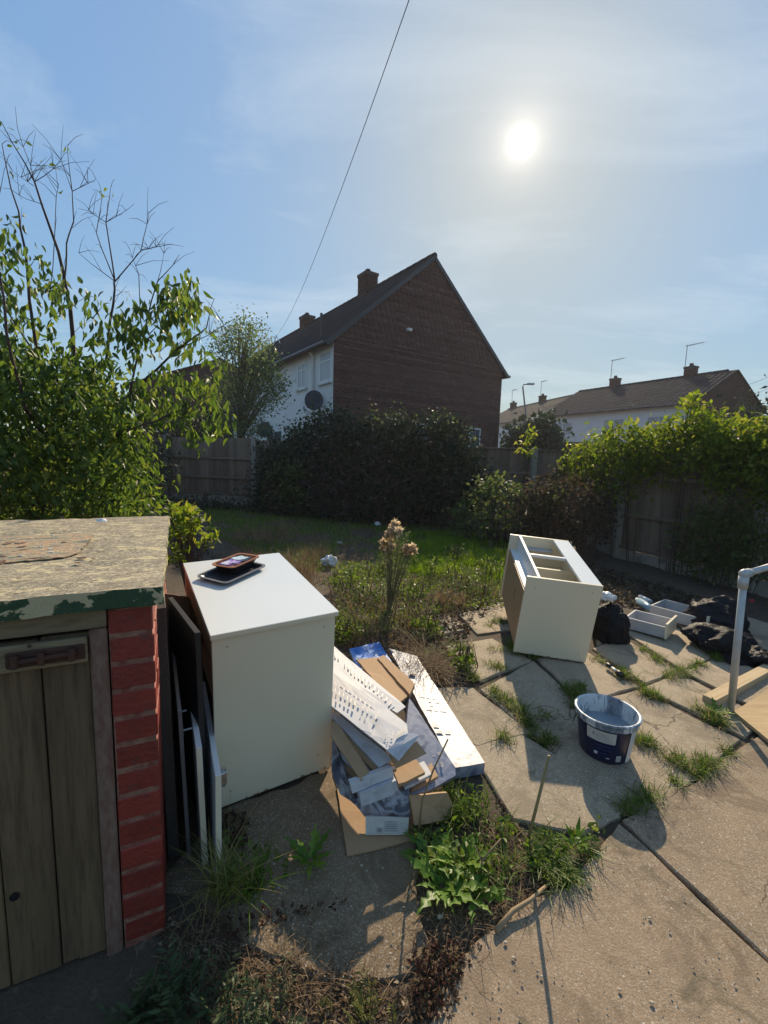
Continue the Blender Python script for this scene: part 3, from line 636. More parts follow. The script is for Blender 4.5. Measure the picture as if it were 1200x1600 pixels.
pk = empty('packet', pan.matrix_world @ Matrix.Translation((0, 0, .03)) @ Matrix.Rotation(R(4), 4, 'Y')); tag(pk, 'purple and white foil food packets lying inside the copper roasting tin', 'food packet')
M_purple = foil('purple_packet_print', ((.35, (.12, .04, .25)), (.5, (.35, .25, .55)), (.6, (.6, .6, .68)), (.75, (.16, .12, .5))), 12)
M_cyan = foil('pale_blue_packet_print', ((.35, (.2, .35, .45)), (.5, (.5, .6, .65)), (.75, (.15, .2, .5))), 12)
roughbox((-.085, -.03, 0), (-.0, .03, .010), (14, 8, 2), .004, 30).obj('wrapper', M_purple, pk)
roughbox((.002, -.024, 0.002), (.075, .034, .012), (14, 8, 2), .004, 30).obj('wrapper', M_cyan, pk)

# second cabinet, lying with the open front up
C2 = frame_on((.051, -.159, 1), (.878, 2.753, .2435+.012), -.144)
w, d, hh = .454, .855, .54
c2o = tag(empty('kitchen_cabinet', C2), 'cream kitchen cabinet lying on its back on the paving, open front facing the sky', 'cabinet')
MB().box((0, 0, 0), (w, .018, hh), .0008).obj('side_panel', M_cream, c2o)
MB().box((-.0, d-.018, 0), (w, d, hh), .0008).obj('side_panel', M_cream, c2o)
MB().box((.012, .0185, .0), (.018, d-.0185, .41)).obj('base_panel', M_hard, c2o)
MB().box((.019, .0185, .405), (.068, d-.0185, .421)).obj('plinth_rail', M_white, c2o)
MB().box((.068, .0185, .405), (.086, d-.0185, hh-.001), .0008).obj('front_rail', M_white, c2o)
MB().box((.334, .0185, hh-.017), (w-.001, d-.0185, hh-.001), .0008).obj('front_rail', M_top, c2o)
MB().box((w-.019, .0185, 0), (w-.001, d-.0185, hh-.018)).obj('top_panel', M_cream, c2o)
MB().box((.0865, .43, hh-.022), (.3335, .452, hh-.002), .0008).obj('divider_rail', M_white, c2o)
MB().box((.0865, d-.075, hh-.10), (.3335, d-.02, hh-.084), .0008).obj('divider_rail', M_grey, c2o)
MB().box((.0865, .0185, .30), (w-.02, d-.0185, .312)).obj('inner_shelf', M_cream, c2o)
MB().box((.0865, .431, .313), (w-.02, .449, hh-.10)).obj('divider_panel', M_cream, c2o)
m = MB().box((.25, .10, .3125), (.325, .18, .45)); m.obj('hole_dark_block', M_black, c2o)  # black block stands in for the dark of a hole
MB().box((.262, .125, .4505), (.292, .15, .454), .001).obj('socket_plate', M_grey, c2o)
MB().box((.009, .34, .22), (.0115, .36, .30)).obj('scratch_mark', M_chip, c2o)
mch = MB()
for k in range(14):
    x_ = random.uniform(0, .44); mch.add([(x_, -.0006, 0), (x_+random.uniform(.005, .03), -.0006, 0), (x_+.01, -.0006, random.uniform(.003, .010))], [(0, 1, 2)])
mch.obj('chipped_edge', M_chip, c2o)
for (x_, z_) in ((.06, .47), (.40, .49), (.07, .06), (.40, .06)): MB().lathe([(.0001, 0.0006), (.003, .0004), (.0032, 0)], 10).obj('screw_cap', M_hard, c2o, M=Matrix.Translation((x_, -.0002, z_)) @ Matrix.Rotation(R(90), 4, 'X'))
for y in (.06, .78): MB().tube([(.30, y, 0), (.30, y, -.05)], .012, n=8).obj('foot', M_black, c2o)

# ------------------------------------------------------------------ boards leaning between bunker and cabinet
def board(name, pb, pt, pf, th, mat, label, cat, edge=None, sidew=1):
    """near bottom px, near top px, far top px (same height as near top): a standing board"""
    B = G(*pb); T = atY(pt[0], pt[1], B[1]); Fp = atZ(pf[0], pf[1], T[2])
    along = Vector(Fp-T); L = along.length; along.normalize(); up = Vector(T-B); Hh = up.length; up.normalize()
    x = along.cross(up).normalized()
    Mx = Matrix(((x.x, along.x, up.x, B[0]), (x.y, along.y, up.y, B[1]), (x.z, along.z, up.z, B[2]), (0, 0, 0, 1)))
    e = tag(empty(name, Mx), label, cat)
    MB().box((-th/2, 0, 0), (th/2, min(L, 1.2), Hh), .001).obj('panel', mat, e)
    if edge: MB().box((-th/2+.001, -.0012, .001), (th/2-.001, -.0002, Hh-.001)).obj('edging_strip', edge, e)
    print(name, 'L %.2f H %.2f' % (L, Hh))
    return e, L, Hh
board('worktop_board', (272, 1340), (250, 950), (246, 880), .034, M_granite, 'black speckled worktop offcut standing on end against the red brick bunker', 'worktop')
board('grey_board', (296, 1345), (281, 1110), (257, 880), .012, M_greyrim, 'thin grey-edged board standing just right of the black worktop offcut', 'board')
board('black_panel', (322, 1300), (309, 988), (266, 932), .018, M_black, 'tall matt black panel leaning behind the two white cupboard doors', 'board')
e, L, Hd = board('cupboard_door', (321, 1352), (311, 1168), (294, 1052), .018, M_white, 'white cupboard door with long bar handle standing on edge beside black panels', 'cupboard door', M_cream)
hb = MB().tube([(-.038, L*.68, Hd-.06), (-.038, L*.68, Hd-.20)], .004, n=8)
hb = MB().tube([(-.040, L*.62, Hd-.03), (-.040, L*.28, Hd-.035)], .004, n=8)
for yy in (.57, .33): hb.tube([(-.040, L*yy, Hd-.033), (-.009, L*yy, Hd-.033)], .004, n=8)
hb.obj('handle', M_alu, e)
e, L, Hd = board('cupboard_door', (342, 1368), (341, 1212), (317, 1066), .018, M_white, 'white cupboard door with metal hinge leaning on the cream cabinet side', 'cupboard door', M_cream)
hg = MB().box((.0095, .02, Hd*.93), (.022, .06, Hd*.96), .002).box((.010, .03, Hd*.82), (.03, .05, Hd*.95), .003); hg.tube([(.02, .04, Hd*.80), (.02, .04, Hd*.97)], .008, n=10)
hg.obj('hinge', M_alu, e)
# rolled cardboard behind
rl = tag(empty('cardboard_roll', loc=(0, 0, 0)), 'buff cardboard sheets standing between the bunker lid and cream cabinet', 'cardboard')
m = MB()
A_ = atY(264, 928, 1.95); 
for k, (dx_, dz_, tl) in enumerate(((0, 0, .0), (.045, -.015, .1), (.09, -.03, .18))):
    x0 = A_[0]+dx_; y0 = A_[1]; zt = A_[2]+dz_
    pts = []
    for i in range(9):
        t_ = i/8; pts.append((x0-.05+.14*t_, y0+.1*math.sin(t_*math.pi)+k*.02))
    mm = MB()
    for (px_, py_) in pts: mm.v += [(px_, py_, .17), (px_, py_, zt-.10*((px_-x0+.05)/.14)), (px_, py_+.004, zt-.10*((px_-x0+.05)/.14)), (px_, py_+.004, .17)]
    for i in range(8):
        for j in range(4): mm.f.append((i*4+j, (i+1)*4+j, (i+1)*4+(j+1) % 4, i*4+(j+1) % 4))
    mm.obj('cardboard_sheet', M_card, rl)

# ------------------------------------------------------------------ cardboard pile
def sheetpoly(name, px, hts, th, mat, label, extra=None, sag=.0, cat='flattened box', nsub=1):
    """px corners of the upper face, heights above local ground, thickness -> thick card"""
    top = []
    for (x, y), z in zip(px, hts if hasattr(hts, '__len__') else [hts]*len(px)):
        q = G(x, y, z); top.append(Vector((q[0], q[1], q[2])))
    c = sum(top, Vector())/len(top); n = Vector((0, 0, 0))
    for i in range(len(top)): n += (top[i]-c).cross(top[(i+1) % len(top)]-c)
    n.normalize()
    if n.z < 0: n = -n; top = top[::-1]
    e = empty(name, Matrix.Translation(c-n*th)); tag(e, label, cat)
    m = MB(); k = len(top); v = [t_-c+n*th for t_ in top]
    # refine edges for slightly wavy outline
    P_ = []
    for i in range(k):
        a, b = v[i], v[(i+1) % k]; ns = max(1, int((b-a).length/.035))
        for s_ in range(ns):
            q = a.lerp(b, s_/ns); w_ = math.sin(s_/ns*math.pi)
            P_.append(q+n*(nz(q.x+c.x, q.y+c.y, 9)*(.0035 if th < .02 else .001)*w_)+Vector((nz(q.x, q.y+c.z, 14, 2)*.004, nz(q.y, q.x, 14, 4)*.004, 0)))
    K = len(P_); vv = [tuple(q) for q in P_]+[tuple(q-n*th) for q in P_]+[tuple(sum(P_, Vector())/K+n*(sag)), tuple(sum(P_, Vector())/K-n*th)]
    m.add(vv, [(i, (i+1) % K, 2*K) for i in range(K)]+[((i+1) % K, i, K+i, K+(i+1) % K) for i in range(K)]+[(K+(i+1) % K, K+i, 2*K+1) for i in range(K)])
    m.obj('card_face', mat, e)
    e['_n'] = 0; del e['_n']
    return e, c, n, v
def printlines(e, v, n, th, u0, u1, w0, w1, rows, cols, hgt, wid, seed=1, blocks=False):
    """dark print bars on a quad face; v corner vectors relative to e (0..3), bilinear"""
    rnd = random.Random(seed); m = MB(); a, b, c_, d_ = v[0], v[1], v[2], v[3]
    def P(u, w_): return a.lerp(b, u).lerp(d_.lerp(c_, u), w_)
    for i in range(rows):
        for j in range(cols):
            if rnd.random() < .12: continue
            u = u0+(u1-u0)*(j+.08)/cols; w_ = w0+(w1-w0)*(i+.2)/rows; du = (u1-u0)/cols*wid*rnd.uniform(.5, 1); dw = (w1-w0)/rows*hgt*(rnd.uniform(.6, 1))
            q = [P(u, w_), P(u+du, w_), P(u+du, w_+dw), P(u, w_+dw)]
            m.add([p+n*.0095 for p in q], [(0, 1, 2, 3)])
    return m.obj('print_ink', M_ink, e)
S = sheetpoly
gp = None
S('cardboard_box', [(526, 1230), (543, 1337), (650, 1312), (636, 1225)], .012, .006, M_card, 'plain brown cardboard sheet lying lowest, flat on the concrete')
S('cardboard_box', [(640, 1244), (698, 1238), (712, 1266), (700, 1280), (648, 1290)], [.13, .11, .03, .02, .05], .012, M_card, 'crushed brown box end at the right foot of the cardboard pile')
S('cardboard_box', [(548, 1250), (640, 1232), (641, 1278), (570, 1276)], [.12, .13, .055, .055], .03, M_foild, 'dark printed box with torn end flap at the front of the pile')
e, c, n, v = S('cardboard_box', [(571, 1276), (639, 1278), (637, 1304), (571, 1305)], [.075, .075, .018, .018], .006, M_label, 'cream box end with small printed label facing front, lowest of the pile')
m = MB()
q0, q1, q3 = v[0], v[1], v[3]
if (q1-q0).length < (q3-q0).length: q1, q3 = q3, q1
for i in range(5):
    A = q0+(q1-q0)*.45+(q3-q0)*(.25+.12*i); m.add([A+n*.006, A+(q1-q0)*.3+n*.006, A+(q1-q0)*.3+(q3-q0)*.03+n*.006, A+(q3-q0)*.03+n*.006], [(0, 1, 2, 3)])
A = q0+(q1-q0)*.28+(q3-q0)*.2; m.add([A+n*.006, A+(q1-q0)*.1+n*.006, A+(q1-q0)*.1+(q3-q0)*.2+n*.006, A+(q3-q0)*.2+n*.006], [(0, 1, 2, 3)])
m.obj('print_ink', M_ink, e)
S('cardboard_box', [(519, 1150), (546, 1225), (560, 1262), (532, 1240), (517, 1205)], [.22, .15, .10, .10, .16], .02, M_foild, 'dark glossy flattened box wedged against the foot of the cabinet')
S('cardboard_box', [(562, 1240), (619, 1219), (624, 1238), (566, 1260)], [.16, .17, .12, .11], .045, M_cardw, 'stacked white-faced carton end in the lower left of the pile')
S('cardboard_box', [(546, 1222), (612, 1198), (616, 1213), (550, 1240)], [.20, .21, .17, .16], .02, M_cardw, 'narrow white carton flap with dark print above the stacked carton end')
S('cardboard_box', [(625, 1205), (640, 1090), (711, 1198), (712, 1212), (668, 1236), (643, 1242)], [.14, .20, .09, .08, .08, .09], .03, M_foil, 'long silvery photo-printed box in the middle of the cardboard pile')
S('cardboard_box', [(608, 1013), (651, 1025), (758, 1192), (709, 1200)], [.06, .06, .062, .065], .055, M_foil, 'long shiny silver-blue box on the right side of the pile')
q = G(645, 1052, .066); tag(MB().box((-.018, -.014, 0), (.018, .014, .003)).obj('box_hand_hole', M_black, None, M=Matrix.Translation(Vector(q))), 'dark hand hole cut near the far end of the shiny silver box', 'hand hole')
S('cardboard_box', [(546, 1014), (592, 1003), (612, 1034), (600, 1060), (566, 1062)], [.08, .08, .09, .12, .12], .02, M_blue, 'bright blue printed box end at the far end of the pile')
S('cardboard_box', [(557, 1030), (589, 1027), (641, 1084), (624, 1098), (600, 1082)], [.14, .15, .20, .21, .20], .012, M_card, 'plain brown unfolded box with square cut-out upon the blue box')
S('cardboard_box', [(590, 1028), (600, 1023), (648, 1068), (640, 1085)], [.16, .16, .21, .215], .02, M_card, 'narrow brown cardboard strip beside the unfolded brown box with cut-out')
_d = ('white', 'brown', 'dark printed', 'pale grey', 'plain brown', 'white printed', 'lowest brown')
for k in range(7):
    S('cardboard_box', [(519, 1108+17*k), (600+5*k, 1173+8*k), (614+3*k, 1186+8*k), (592-5*k, 1199+8*k), (519+k, 1121+18*k)], [.262-.022*k, .225-.02*k, .215-.02*k, .20-.02*k, .255-.022*k], .010 if k % 2 else .016, (M_cardw, M_card, M_foild, M_cardw, M_card, M_cardw, M_card)[k], _d[k]+' flattened carton, number %s down in the fanned layers by the cabinet' % ('one', 'two', 'three', 'four', 'five', 'six', 'seven')[k])
for k in range(4):
    S('cardboard_box', [(612+8*k, 1200+4*k), (650+12*k, 1186+3*k), (664+10*k, 1206+3*k), (624+10*k, 1226+4*k)], .17-.03*k, .012, (M_card, M_cardw, M_card, M_foild)[k], ('topmost', 'second', 'third', 'bottom')[k]+' of four short carton flaps layered at the front middle of the pile')
S('cardboard_box', [(518, 1128), (528, 1130), (578, 1206), (564, 1219), (517, 1150)], [.27, .27, .205, .20, .26], .006, M_card, 'narrow folded brown strip hanging down the left side of the pile')
S('cardboard_box', [(609, 1178), (652, 1158), (667, 1177), (619, 1200)], [.24, .25, .22, .205], .012, M_card, 'folded brown cardboard flap poking out under the large instruction sheet')
e, c, n, v = S('cardboard_box', [(520, 1008), (634, 1104), (620, 1114), (520, 1045)], [.27, .265, .265, .30], .006, M_cardw, 'far white instruction-printed card with row of small diagrams')
e, c, n, v = S('cardboard_box', [(520, 1036), (617, 1104), (608, 1110), (520, 1056)], [.295, .27, .27, .31], .008, M_cardw, 'blank pale card strip between the two instruction-printed sheets')
S('cardboard_box', [(604, 1172), (637, 1144), (656, 1148), (648, 1160), (623, 1188)], [.29, .29, .28, .265, .25], .005, M_cardw, 'white folded end flap of the large instruction sheet')
e, c, n, v = S('cardboard_box', [(519, 1051), (607, 1108), (637, 1132), (637, 1146), (604, 1171), (519, 1104)], [.32, .295, .29, .29, .285, .31], .006, M_cardw, 'large white instruction-printed card on top, nearest the cabinet')
# print on the two instruction sheets placed on their own planes
def printon(pxquad, z, rows, cols, hgt, wid, seed, name, lab):
    P_ = [Vector(G(x, y, zz_)) for (x, y), zz_ in zip(pxquad, z)]
    c = sum(P_, Vector())/4
    return P_, c
def inkon(e, pxq, zs, rows, cols, hgt, wid, seed, off=.002):
    rnd = random.Random(seed); P_ = [Vector(G(x, y, z_+off)) for (x, y), z_ in zip(pxq, zs)]; loc = e.matrix_world.translation
    m = MB()
    for i in range(rows):
        for j in range(cols):
            if rnd.random() < .15: continue
            u = (j+.1+rnd.random()*.1)/cols; w_ = (i+.15)/rows; du = wid/cols*rnd.uniform(.45, 1); dw = hgt/rows*rnd.uniform(.5, 1)
            f = lambda u_, v_: P_[0].lerp(P_[1], u_).lerp(P_[3].lerp(P_[2], u_), v_)-loc
            m.add([f(u, w_), f(u+du, w_), f(u+du, w_+dw), f(u, w_+dw)], [(0, 1, 2, 3)])
    m.obj('print_ink', M_ink, e)
inkon(e, [(523, 1062), (598, 1112), (590, 1126), (522, 1082)], [.335, .31, .31, .335], 2, 11, .8, .45, 3)
inkon(e, [(560, 1110), (612, 1146), (604, 1157), (552, 1122)], [.325, .30, .30, .325], 6, 2, .35, .95, 5)
inkon(e, [(604, 1138), (618, 1142), (614, 1154), (601, 1150)], [.305, .30, .30, .305], 3, 3, .7, .8, 8)
for e_ in [o for o in bpy.data.objects if o.get('label', '').startswith('long shiny')]:
    inkon(e_, [(655, 1082), (684, 1086), (700, 1112), (668, 1110)], [.066]*4, 4, 3, .3, .9, 11); inkon(e_, [(675, 1130), (700, 1132), (712, 1150), (684, 1150)], [.066]*4, 2, 2, .5, .8, 12)
for e_ in [o for o in bpy.data.objects if o.get('label', '').startswith('long silvery')]:
    inkon(e_, [(652, 1178), (690, 1172), (700, 1200), (662, 1215)], [.125, .115, .10, .10], 2, 4, .6, .7, 14)
for e_ in [o for o in bpy.data.objects if o.get('label', '').startswith('far white')]:
    inkon(e_, [(524, 1016), (618, 1098), (612, 1106), (522, 1032)], [.285, .275, .275, .30], 1, 16, .8, .4, 17)
for e_ in [o for o in bpy.data.objects if o.get('label', '').startswith('large white')]:
    inkon(e_, [(520, 1053), (606, 1110), (605, 1112), (520, 1056)], [.33, .305, .305, .33], 1, 1, 1, 1, 18); inkon(e_, [(622, 1140), (634, 1136), (634, 1142), (606, 1166)], [.30]*4, 1, 1, .5, 1, 20)
bpy.context.view_layer.update()

# ------------------------------------------------------------------ paint tub
bc = G(943, 1172)
tub = tag(empty('paint_tub', loc=bc, rz=0), 'open navy and white paint tub half full of grey paint on the paving', 'paint tub')
rb, rt, th_ = .108, .133, .205
def rad(z): return rb+(rt-rb)*z/th_
MB().lathe([(.001, 0.002), (rb-.006, .002), (rb, .008), (rad(.17), .17)], 40).obj('tub_body', M_navy, tub, True)
MB().lathe([(rad(.17)+.0005, .168), (rad(.17)+.006, .172), (rad(.172)+.006, .178), (rt+.002, .18), (rt+.003, th_-.012), (rt+.009, th_-.008), (rt+.010, th_), (rt+.002, th_+.003), (rt-.003, th_)], 40).obj('rim', M_smear, tub, True)
MB().lathe([(rt-.003, th_), (rad(.10)-.004, .10)], 40).obj('inner_wall', M_smear, tub, True)
MB().lathe([(.0001, .125), (rad(.125)-.003, .125)], 40).obj('paint', M_paint, tub, True)
def patch(a0, a1, z0, z1, mat, name='label_patch', off=.0012):
    return MB().lathe([(rad(z0)+off, z0), (rad((z0+z1)/2)+off, (z0+z1)/2), (rad(z1)+off, z1)], 14, a0=R(a0), a1=R(a1)).obj(name, mat, tub, True)
patch(205, 262, .108, .163, M_label); patch(294, 316, .010, .167, M_tub); patch(268, 279, .022, .052, M_label)
patch(218, 221, .132, .150, M_ink, 'print_mark', .0022)
patch(222, 229, .042, .056, M_tub, 'print_mark', .0022); patch(247, 254, .032, .037, M_label, 'print_mark', .0022)
for i in range(5): patch(224, 256-i*2, .118+i*.008, .1195+i*.008, M_ink, 'print_line', .0022)
for i in range(4): patch(269, 278, .026+i*.006, .0285+i*.006, M_ink, 'print_line', .0022)
M_navy2 = pm('mid_blue_tub_print', (.02, .025, .09), (.03, .035, .12), 5, .3, 0)
for i in range(3): patch(226, 262-i*6, .088-i*.018, .095-i*.018, M_navy2, 'print_line', .0018)

# ------------------------------------------------------------------ bags, drawers, small litter
def crumple(name, c, s, label, cat, mat=M_bag, seed=0, amp=.22, rot=0, pinch=0, freq=2.6):
    import bmesh
    bm = bmesh.new(); bmesh.ops.create_icosphere(bm, subdivisions=5, radius=1)
    for v in bm.verts:
        p = v.co.copy(); n_ = noise.noise(p*1.3+Vector((seed, 0, 0)))
        rdg = 1-abs(noise.noise(p*freq+Vector((0, seed, 0))))*2; rdg2 = 1-abs(noise.noise(p*freq*2.4+Vector((0, 0, seed))))*2
        r = 1+amp*n_+amp*.5*(rdg-.6)+amp*.22*(rdg2-.6)
        if pinch and p.z > .3: r *= 1-.35*(p.z-.3)
        q = p*r; q.z = max(q.z, -.55+.06*noise.noise(p*4)); v.co = Vector((q.x*s[0], q.y*s[1], (q.z+.55)*s[2]))
    me = bpy.data.meshes.new(name); bm.to_mesh(me); bm.free(); me.shade_smooth()
    e = link(name, me, mat); e.matrix_world = Matrix.Translation(Vector(c)) @ Matrix.Rotation(rot, 4, 'Z'); tag(e, label, cat); return e
q = G(950, 1012); q2 = (q[0]+.08, q[1]+.16, q[2]+.0)
crumple('rubbish_bag', q2, (.125, .14, .21), 'full black rubbish bag standing behind the fallen cabinet, white scrap on top', 'rubbish bag', seed=3, amp=.25, pinch=1)
o = crumple('paper_scrap', (q2[0]-.03, q2[1]+.02, q2[2]+.30), (.05, .05, .03), 'crumpled off-white scrap on top of the black bag by the fallen cabinet', 'paper scrap', M_white, 8, .5)
q = G(1100, 1005); crumple('rubbish_bag', (q[0]+.30, q[1]+.30, q[2]), (.21, .20, .165), 'slumped black rubbish bag on the bin liner heap, behind the handrail pole', 'rubbish bag', seed=11, amp=.3, freq=1.7)
q = G(1138, 1030); crumple('rubbish_bag', (q[0]+.04, q[1]+.13, q[2]), (.22, .17, .12), 'low black bin bag sprawling in front of the slumped bag by the handrail', 'rubbish bag', seed=21, amp=.36, freq=1.6)
q = G(1180, 1040); crumple('rubbish_bag', (q[0]+.03, q[1]+.03, q[2]), (.10, .09, .07), 'small knotted black bag at the right end of the bin liner heap', 'rubbish bag', seed=31, amp=.3)
def sheetgrid(name, pxq, mat, label, cat, amp=.02, n=26, lift=.03):
    P_ = [Vector(G(*p)) for p in pxq]; m = MB()
    for j in range(n+1):
        for i in range(n+1):
            u, w_ = i/n, j/n; q = P_[0].lerp(P_[1], u).lerp(P_[3].lerp(P_[2], u), w_); p = Vector((q.x*5, q.y*5, 0))
            ed = min(u, 1-u, w_, 1-w_); q.x += .03*noise.noise(p*1.5); q.y += .03*noise.noise(p*1.5+Vector((9, 0, 0)))
            q.z += lift*min(1, ed*5)+amp*(1-abs(noise.noise(p*1.1))*2)*min(1, ed*6+.2)+amp*.4*noise.noise(p*4)+.012; m.v.append(tuple(q))
    for j in range(n):
        for i in range(n): a = j*(n+1)+i; m.f.append((a, a+1, a+n+2, a+n+1))
    o = m.obj(name, mat, None, True); sm = o.modifiers.new('s', 'SOLIDIFY'); sm.thickness = .003; return tag(o, label, cat)
sheetgrid('bin_liner', [(1062, 990), (1140, 1042), (1208, 1046), (1150, 960)], M_bag, 'flat crumpled black bin liner spread on the paving beneath the bags', 'bin liner', .03)
def drawer(corner, yaw, L, Wd, Hh, label):
    e = tag(empty('drawer', loc=corner, rz=yaw), label, 'drawer', )
    MB().box((0, 0, .0), (L, Wd, .006)).obj('bottom', M_grey, e)
    MB().box((0, 0, .0065), (L, .013, Hh), .001).obj('side', M_grey, e); MB().box((0, Wd-.013, .0065), (L, Wd, Hh), .001).obj('side', M_grey, e)
    MB().box((0, .0135, .0065), (.013, Wd-.0135, Hh), .001).obj('back', M_grey, e)
    MB().box((L+.001, -.015, -.0), (L+.017, Wd+.015, Hh+.03), .001).obj('front', M_cream, e)
    return e
a = G(974, 984); b = G(1030, 1001)
yw = math.atan2(b[1]-a[1], b[0]-a[0])
drawer((a[0], a[1], a[2]+.02), yw, float(np.hypot(*(b-a)[:2]))*1.12, .26, .085, 'nearer of two open grey drawers with cream front, beside the blue bottle')
a = G(1016, 966); b = G(1078, 985)
drawer((a[0], a[1]+.02, a[2]+.02), math.atan2(b[1]-a[1], b[0]-a[0]), .41, .30, .09, 'farther open grey drawer with its end under the black bags')
a = Vector(G(999, 948)); b = Vector(G(1024, 966))
bo = tag(empty('bottle', loc=a), 'pale blue plastic bottle lying between the two grey drawers', 'bottle')
M_bblue = pm('pale_blue_plastic', (.20, .35, .45), (.3, .42, .5), 9, .3, 0)
dd = (b-a); m = MB().tube([(0, 0, .05), tuple(dd*.5+Vector((0, 0, .05))), tuple(dd*.85+Vector((0, 0, .05)))], .035, .033, 12); m.obj('bottle_body', M_bblue, bo, True)
MB().tube([tuple(-dd*.05+Vector((0, 0, .05))), tuple(-dd*.22+Vector((0, 0, .05)))], .02, .016, 10).obj('cap', M_white, bo, True)
a = Vector(G(1000, 937)); b = Vector(G(1014, 946)); bo = tag(empty('tube', loc=a), 'grey-white cardboard tube lying behind the blue bottle and drawers', 'tube')
dd = b-a; MB().tube([(0, 0, .03), tuple(dd+Vector((0, 0, .04)))], .022, .022, 12).obj('tube_body', M_white, bo, True)
MB().tube([tuple(dd*1.02+Vector((0, 0, .04))), tuple(dd*1.1+Vector((0, 0, .04)))], .024, .024, 12).obj('end_cap', M_grey, bo, True)
a = Vector(G(948, 1046)); b = Vector(G(970, 1062))
ro = tag(empty('paint_roller', loc=a), 'small black and white roller handle lying by the grass joint', 'roller handle'); dd = b-a
MB().tube([(0, 0, .033), tuple(dd*.3+Vector((0, 0, .033)))], .016, .013, 10).obj('grip', M_black, ro, True)
MB().tube([tuple(dd*.3+Vector((0, 0, .033))), tuple(dd*.8+Vector((0, 0, .033)))], .009, .009, 10).obj('shaft', M_white, ro, True)
MB().tube([tuple(dd*.72+Vector((0, 0, .031))), tuple(dd*1.03+Vector((0, 0, .031)))], .017, .018, 10).obj('collar', M_black, ro, True)
for (px_, py_, s_, lab, mt) in ((590, 822, .045, 'small white plastic scrap farthest back on the lawn', M_white), (530, 850, .05, 'flat greyish-white litter scrap on the lawn behind the cabinet', M_grey),
                               (515, 884, .075, 'largest crumpled white bag on the dry grass beyond the worktop corner', M_white)):
    q = G(px_, py_); crumple('litter_bag', (q[0], q[1], q[2]+.01), (s_, s_*.7, s_*.9 if s_ != .05 else .015), lab, 'litter', mt, px_*.1, .6)
q = G(789, 905); crumple('green_lid', (q[0], q[1], q[2]+.02), (.035, .035, .03), 'small bright green plastic scrap left of the fallen cabinet', 'litter', pm('green_plastic', (.02, .3, .15), (.03, .35, .2), 5, .4, 0), 5, .3)
q = G(1170, 950); crumple('red_scrap', (q[0]+.02, q[1], q[2]+.06), (.02, .02, .02), 'tiny red scrap near the fence base behind the handrail', 'litter', pm('red_plastic', (.4, .02, .03), (.3, .02, .03), 5, .4, 0), 5, .3)

# ------------------------------------------------------------------ handrail and timber ramp
pb = G(1141, 1117); ptp = atY(1163, 897, pb[1]); rr_ = atZ(1235, 876, ptp[2]); rr_ = np.array(rr_)
hr = tag(empty('handrail', loc=pb), 'galvanised tube handrail post with elbow joint standing beside the timber edge', 'handrail')
T = Vector(ptp-pb); MB().tube([(0, 0, -.02), tuple(T)], .0172, n=20).obj('post', M_steel, hr, True)
Rv = Vector(rr_-pb)-T; Rv = Rv.normalized()
MB().tube([tuple(T+Rv*.02), tuple(T+Rv*1.3)], .0172, n=20).obj('top_rail', M_steel, hr, True)
m = MB().tube([tuple(T-Vector((0, 0, .075))), tuple(T-Vector((0, 0, .012)))], .0235, n=20); m.obj('elbow_collar', M_steel, hr, True)
MB().tube([tuple(T+Rv*.015), tuple(T+Rv*.065)], .023, n=20).obj('elbow_collar', M_steel, hr, True)
m = MB().lathe([(.0001, -.029), (.016, -.02), (.024, -.008), (.024, .008), (.016, .02), (.0001, .028)], 18, c=tuple(T)); m.obj('elbow', M_steel, hr, True)
a = G(1118, 1108); b = G(1226, 1046); dv = Vector(b-a); L = dv.length
ed = tag(empty('timber_batten', loc=a, rz=math.atan2(dv.y, dv.x)), 'pale pine batten edging the plywood ramp behind the handrail post', 'timber batten')
MB().box((0, 0, 0), (L*1.6, .07, .05), .003).obj('batten', M_pine, ed)
px4 = [(1146, 1119), (1206, 1080), (1400, 1140), (1290, 1250)]
P4 = [G(*p) for p in px4]
m = MB(); tp = [(p[0], p[1], p[2]+z_) for p, z_ in zip(P4, (.028, .032, .06, .055))]
m.add([(p[0], p[1], p[2]-.018) for p in tp]+tp, [(0, 1, 2, 3)[::-1], (4, 5, 6, 7), (0, 1, 5, 4), (1, 2, 6, 5), (2, 3, 7, 6), (3, 0, 4, 7)])
P4o = m.obj('plywood_sheet', M_ply, None); tag(P4o, 'sunlit plywood sheet lying on the paving right of the handrail post', 'plywood')

# ------------------------------------------------------------------ canes and sticks
a = G(820, 1322); t_ = atY(858, 1181, a[1]-.02)
tag(MB().tube([tuple(a-np.array([0, 0, .03])), tuple(a*.6+t_*.4+np.array([.004, 0, 0])), tuple(t_)], .0065, .0055, 8).obj('garden_cane', M_cane, None, True), 'thin yellowish cane sticking up out of the weeds, leaning right', 'garden cane')
a = G(652, 1312); m1 = atY(660, 1250, a[1]); t_ = atY(700, 1155, a[1]-.05)
tag(MB().tube([tuple(a), tuple(m1), tuple(m1*.5+t_*.5+np.array([-.006, 0, 0])), tuple(t_)], .004, .0028, 6).obj('dry_stem', M_dry, None, True), 'bare brown dry stem rising in front of the cardboard pile', 'dry stem')
a = G(775, 1455, .02); b = G(852, 1385, .03)
tag(MB().tube([tuple(a), tuple(a*.66+b*.34+np.array([0, 0.008, .006])), tuple(a*.33+b*.67+np.array([0, -.004, .006])), tuple(b)], .0085, .005, 8).obj('fallen_stick', M_dry, None, True), 'thick broken stick lying at the edge of the weed patch', 'stick')
a = G(752, 1372, .0); m = MB(); base = Vector(a)
f1 = Vector(atY(753, 1345, a[1])); m.tube([tuple(base), tuple(f1)], .004, .0035, 6); m.tube([tuple(f1), tuple(atY(783, 1310, a[1]+.03))], .0035, .002, 6); m.tube([tuple(f1), tuple(atY(742, 1322, a[1]))], .003, .002, 6)
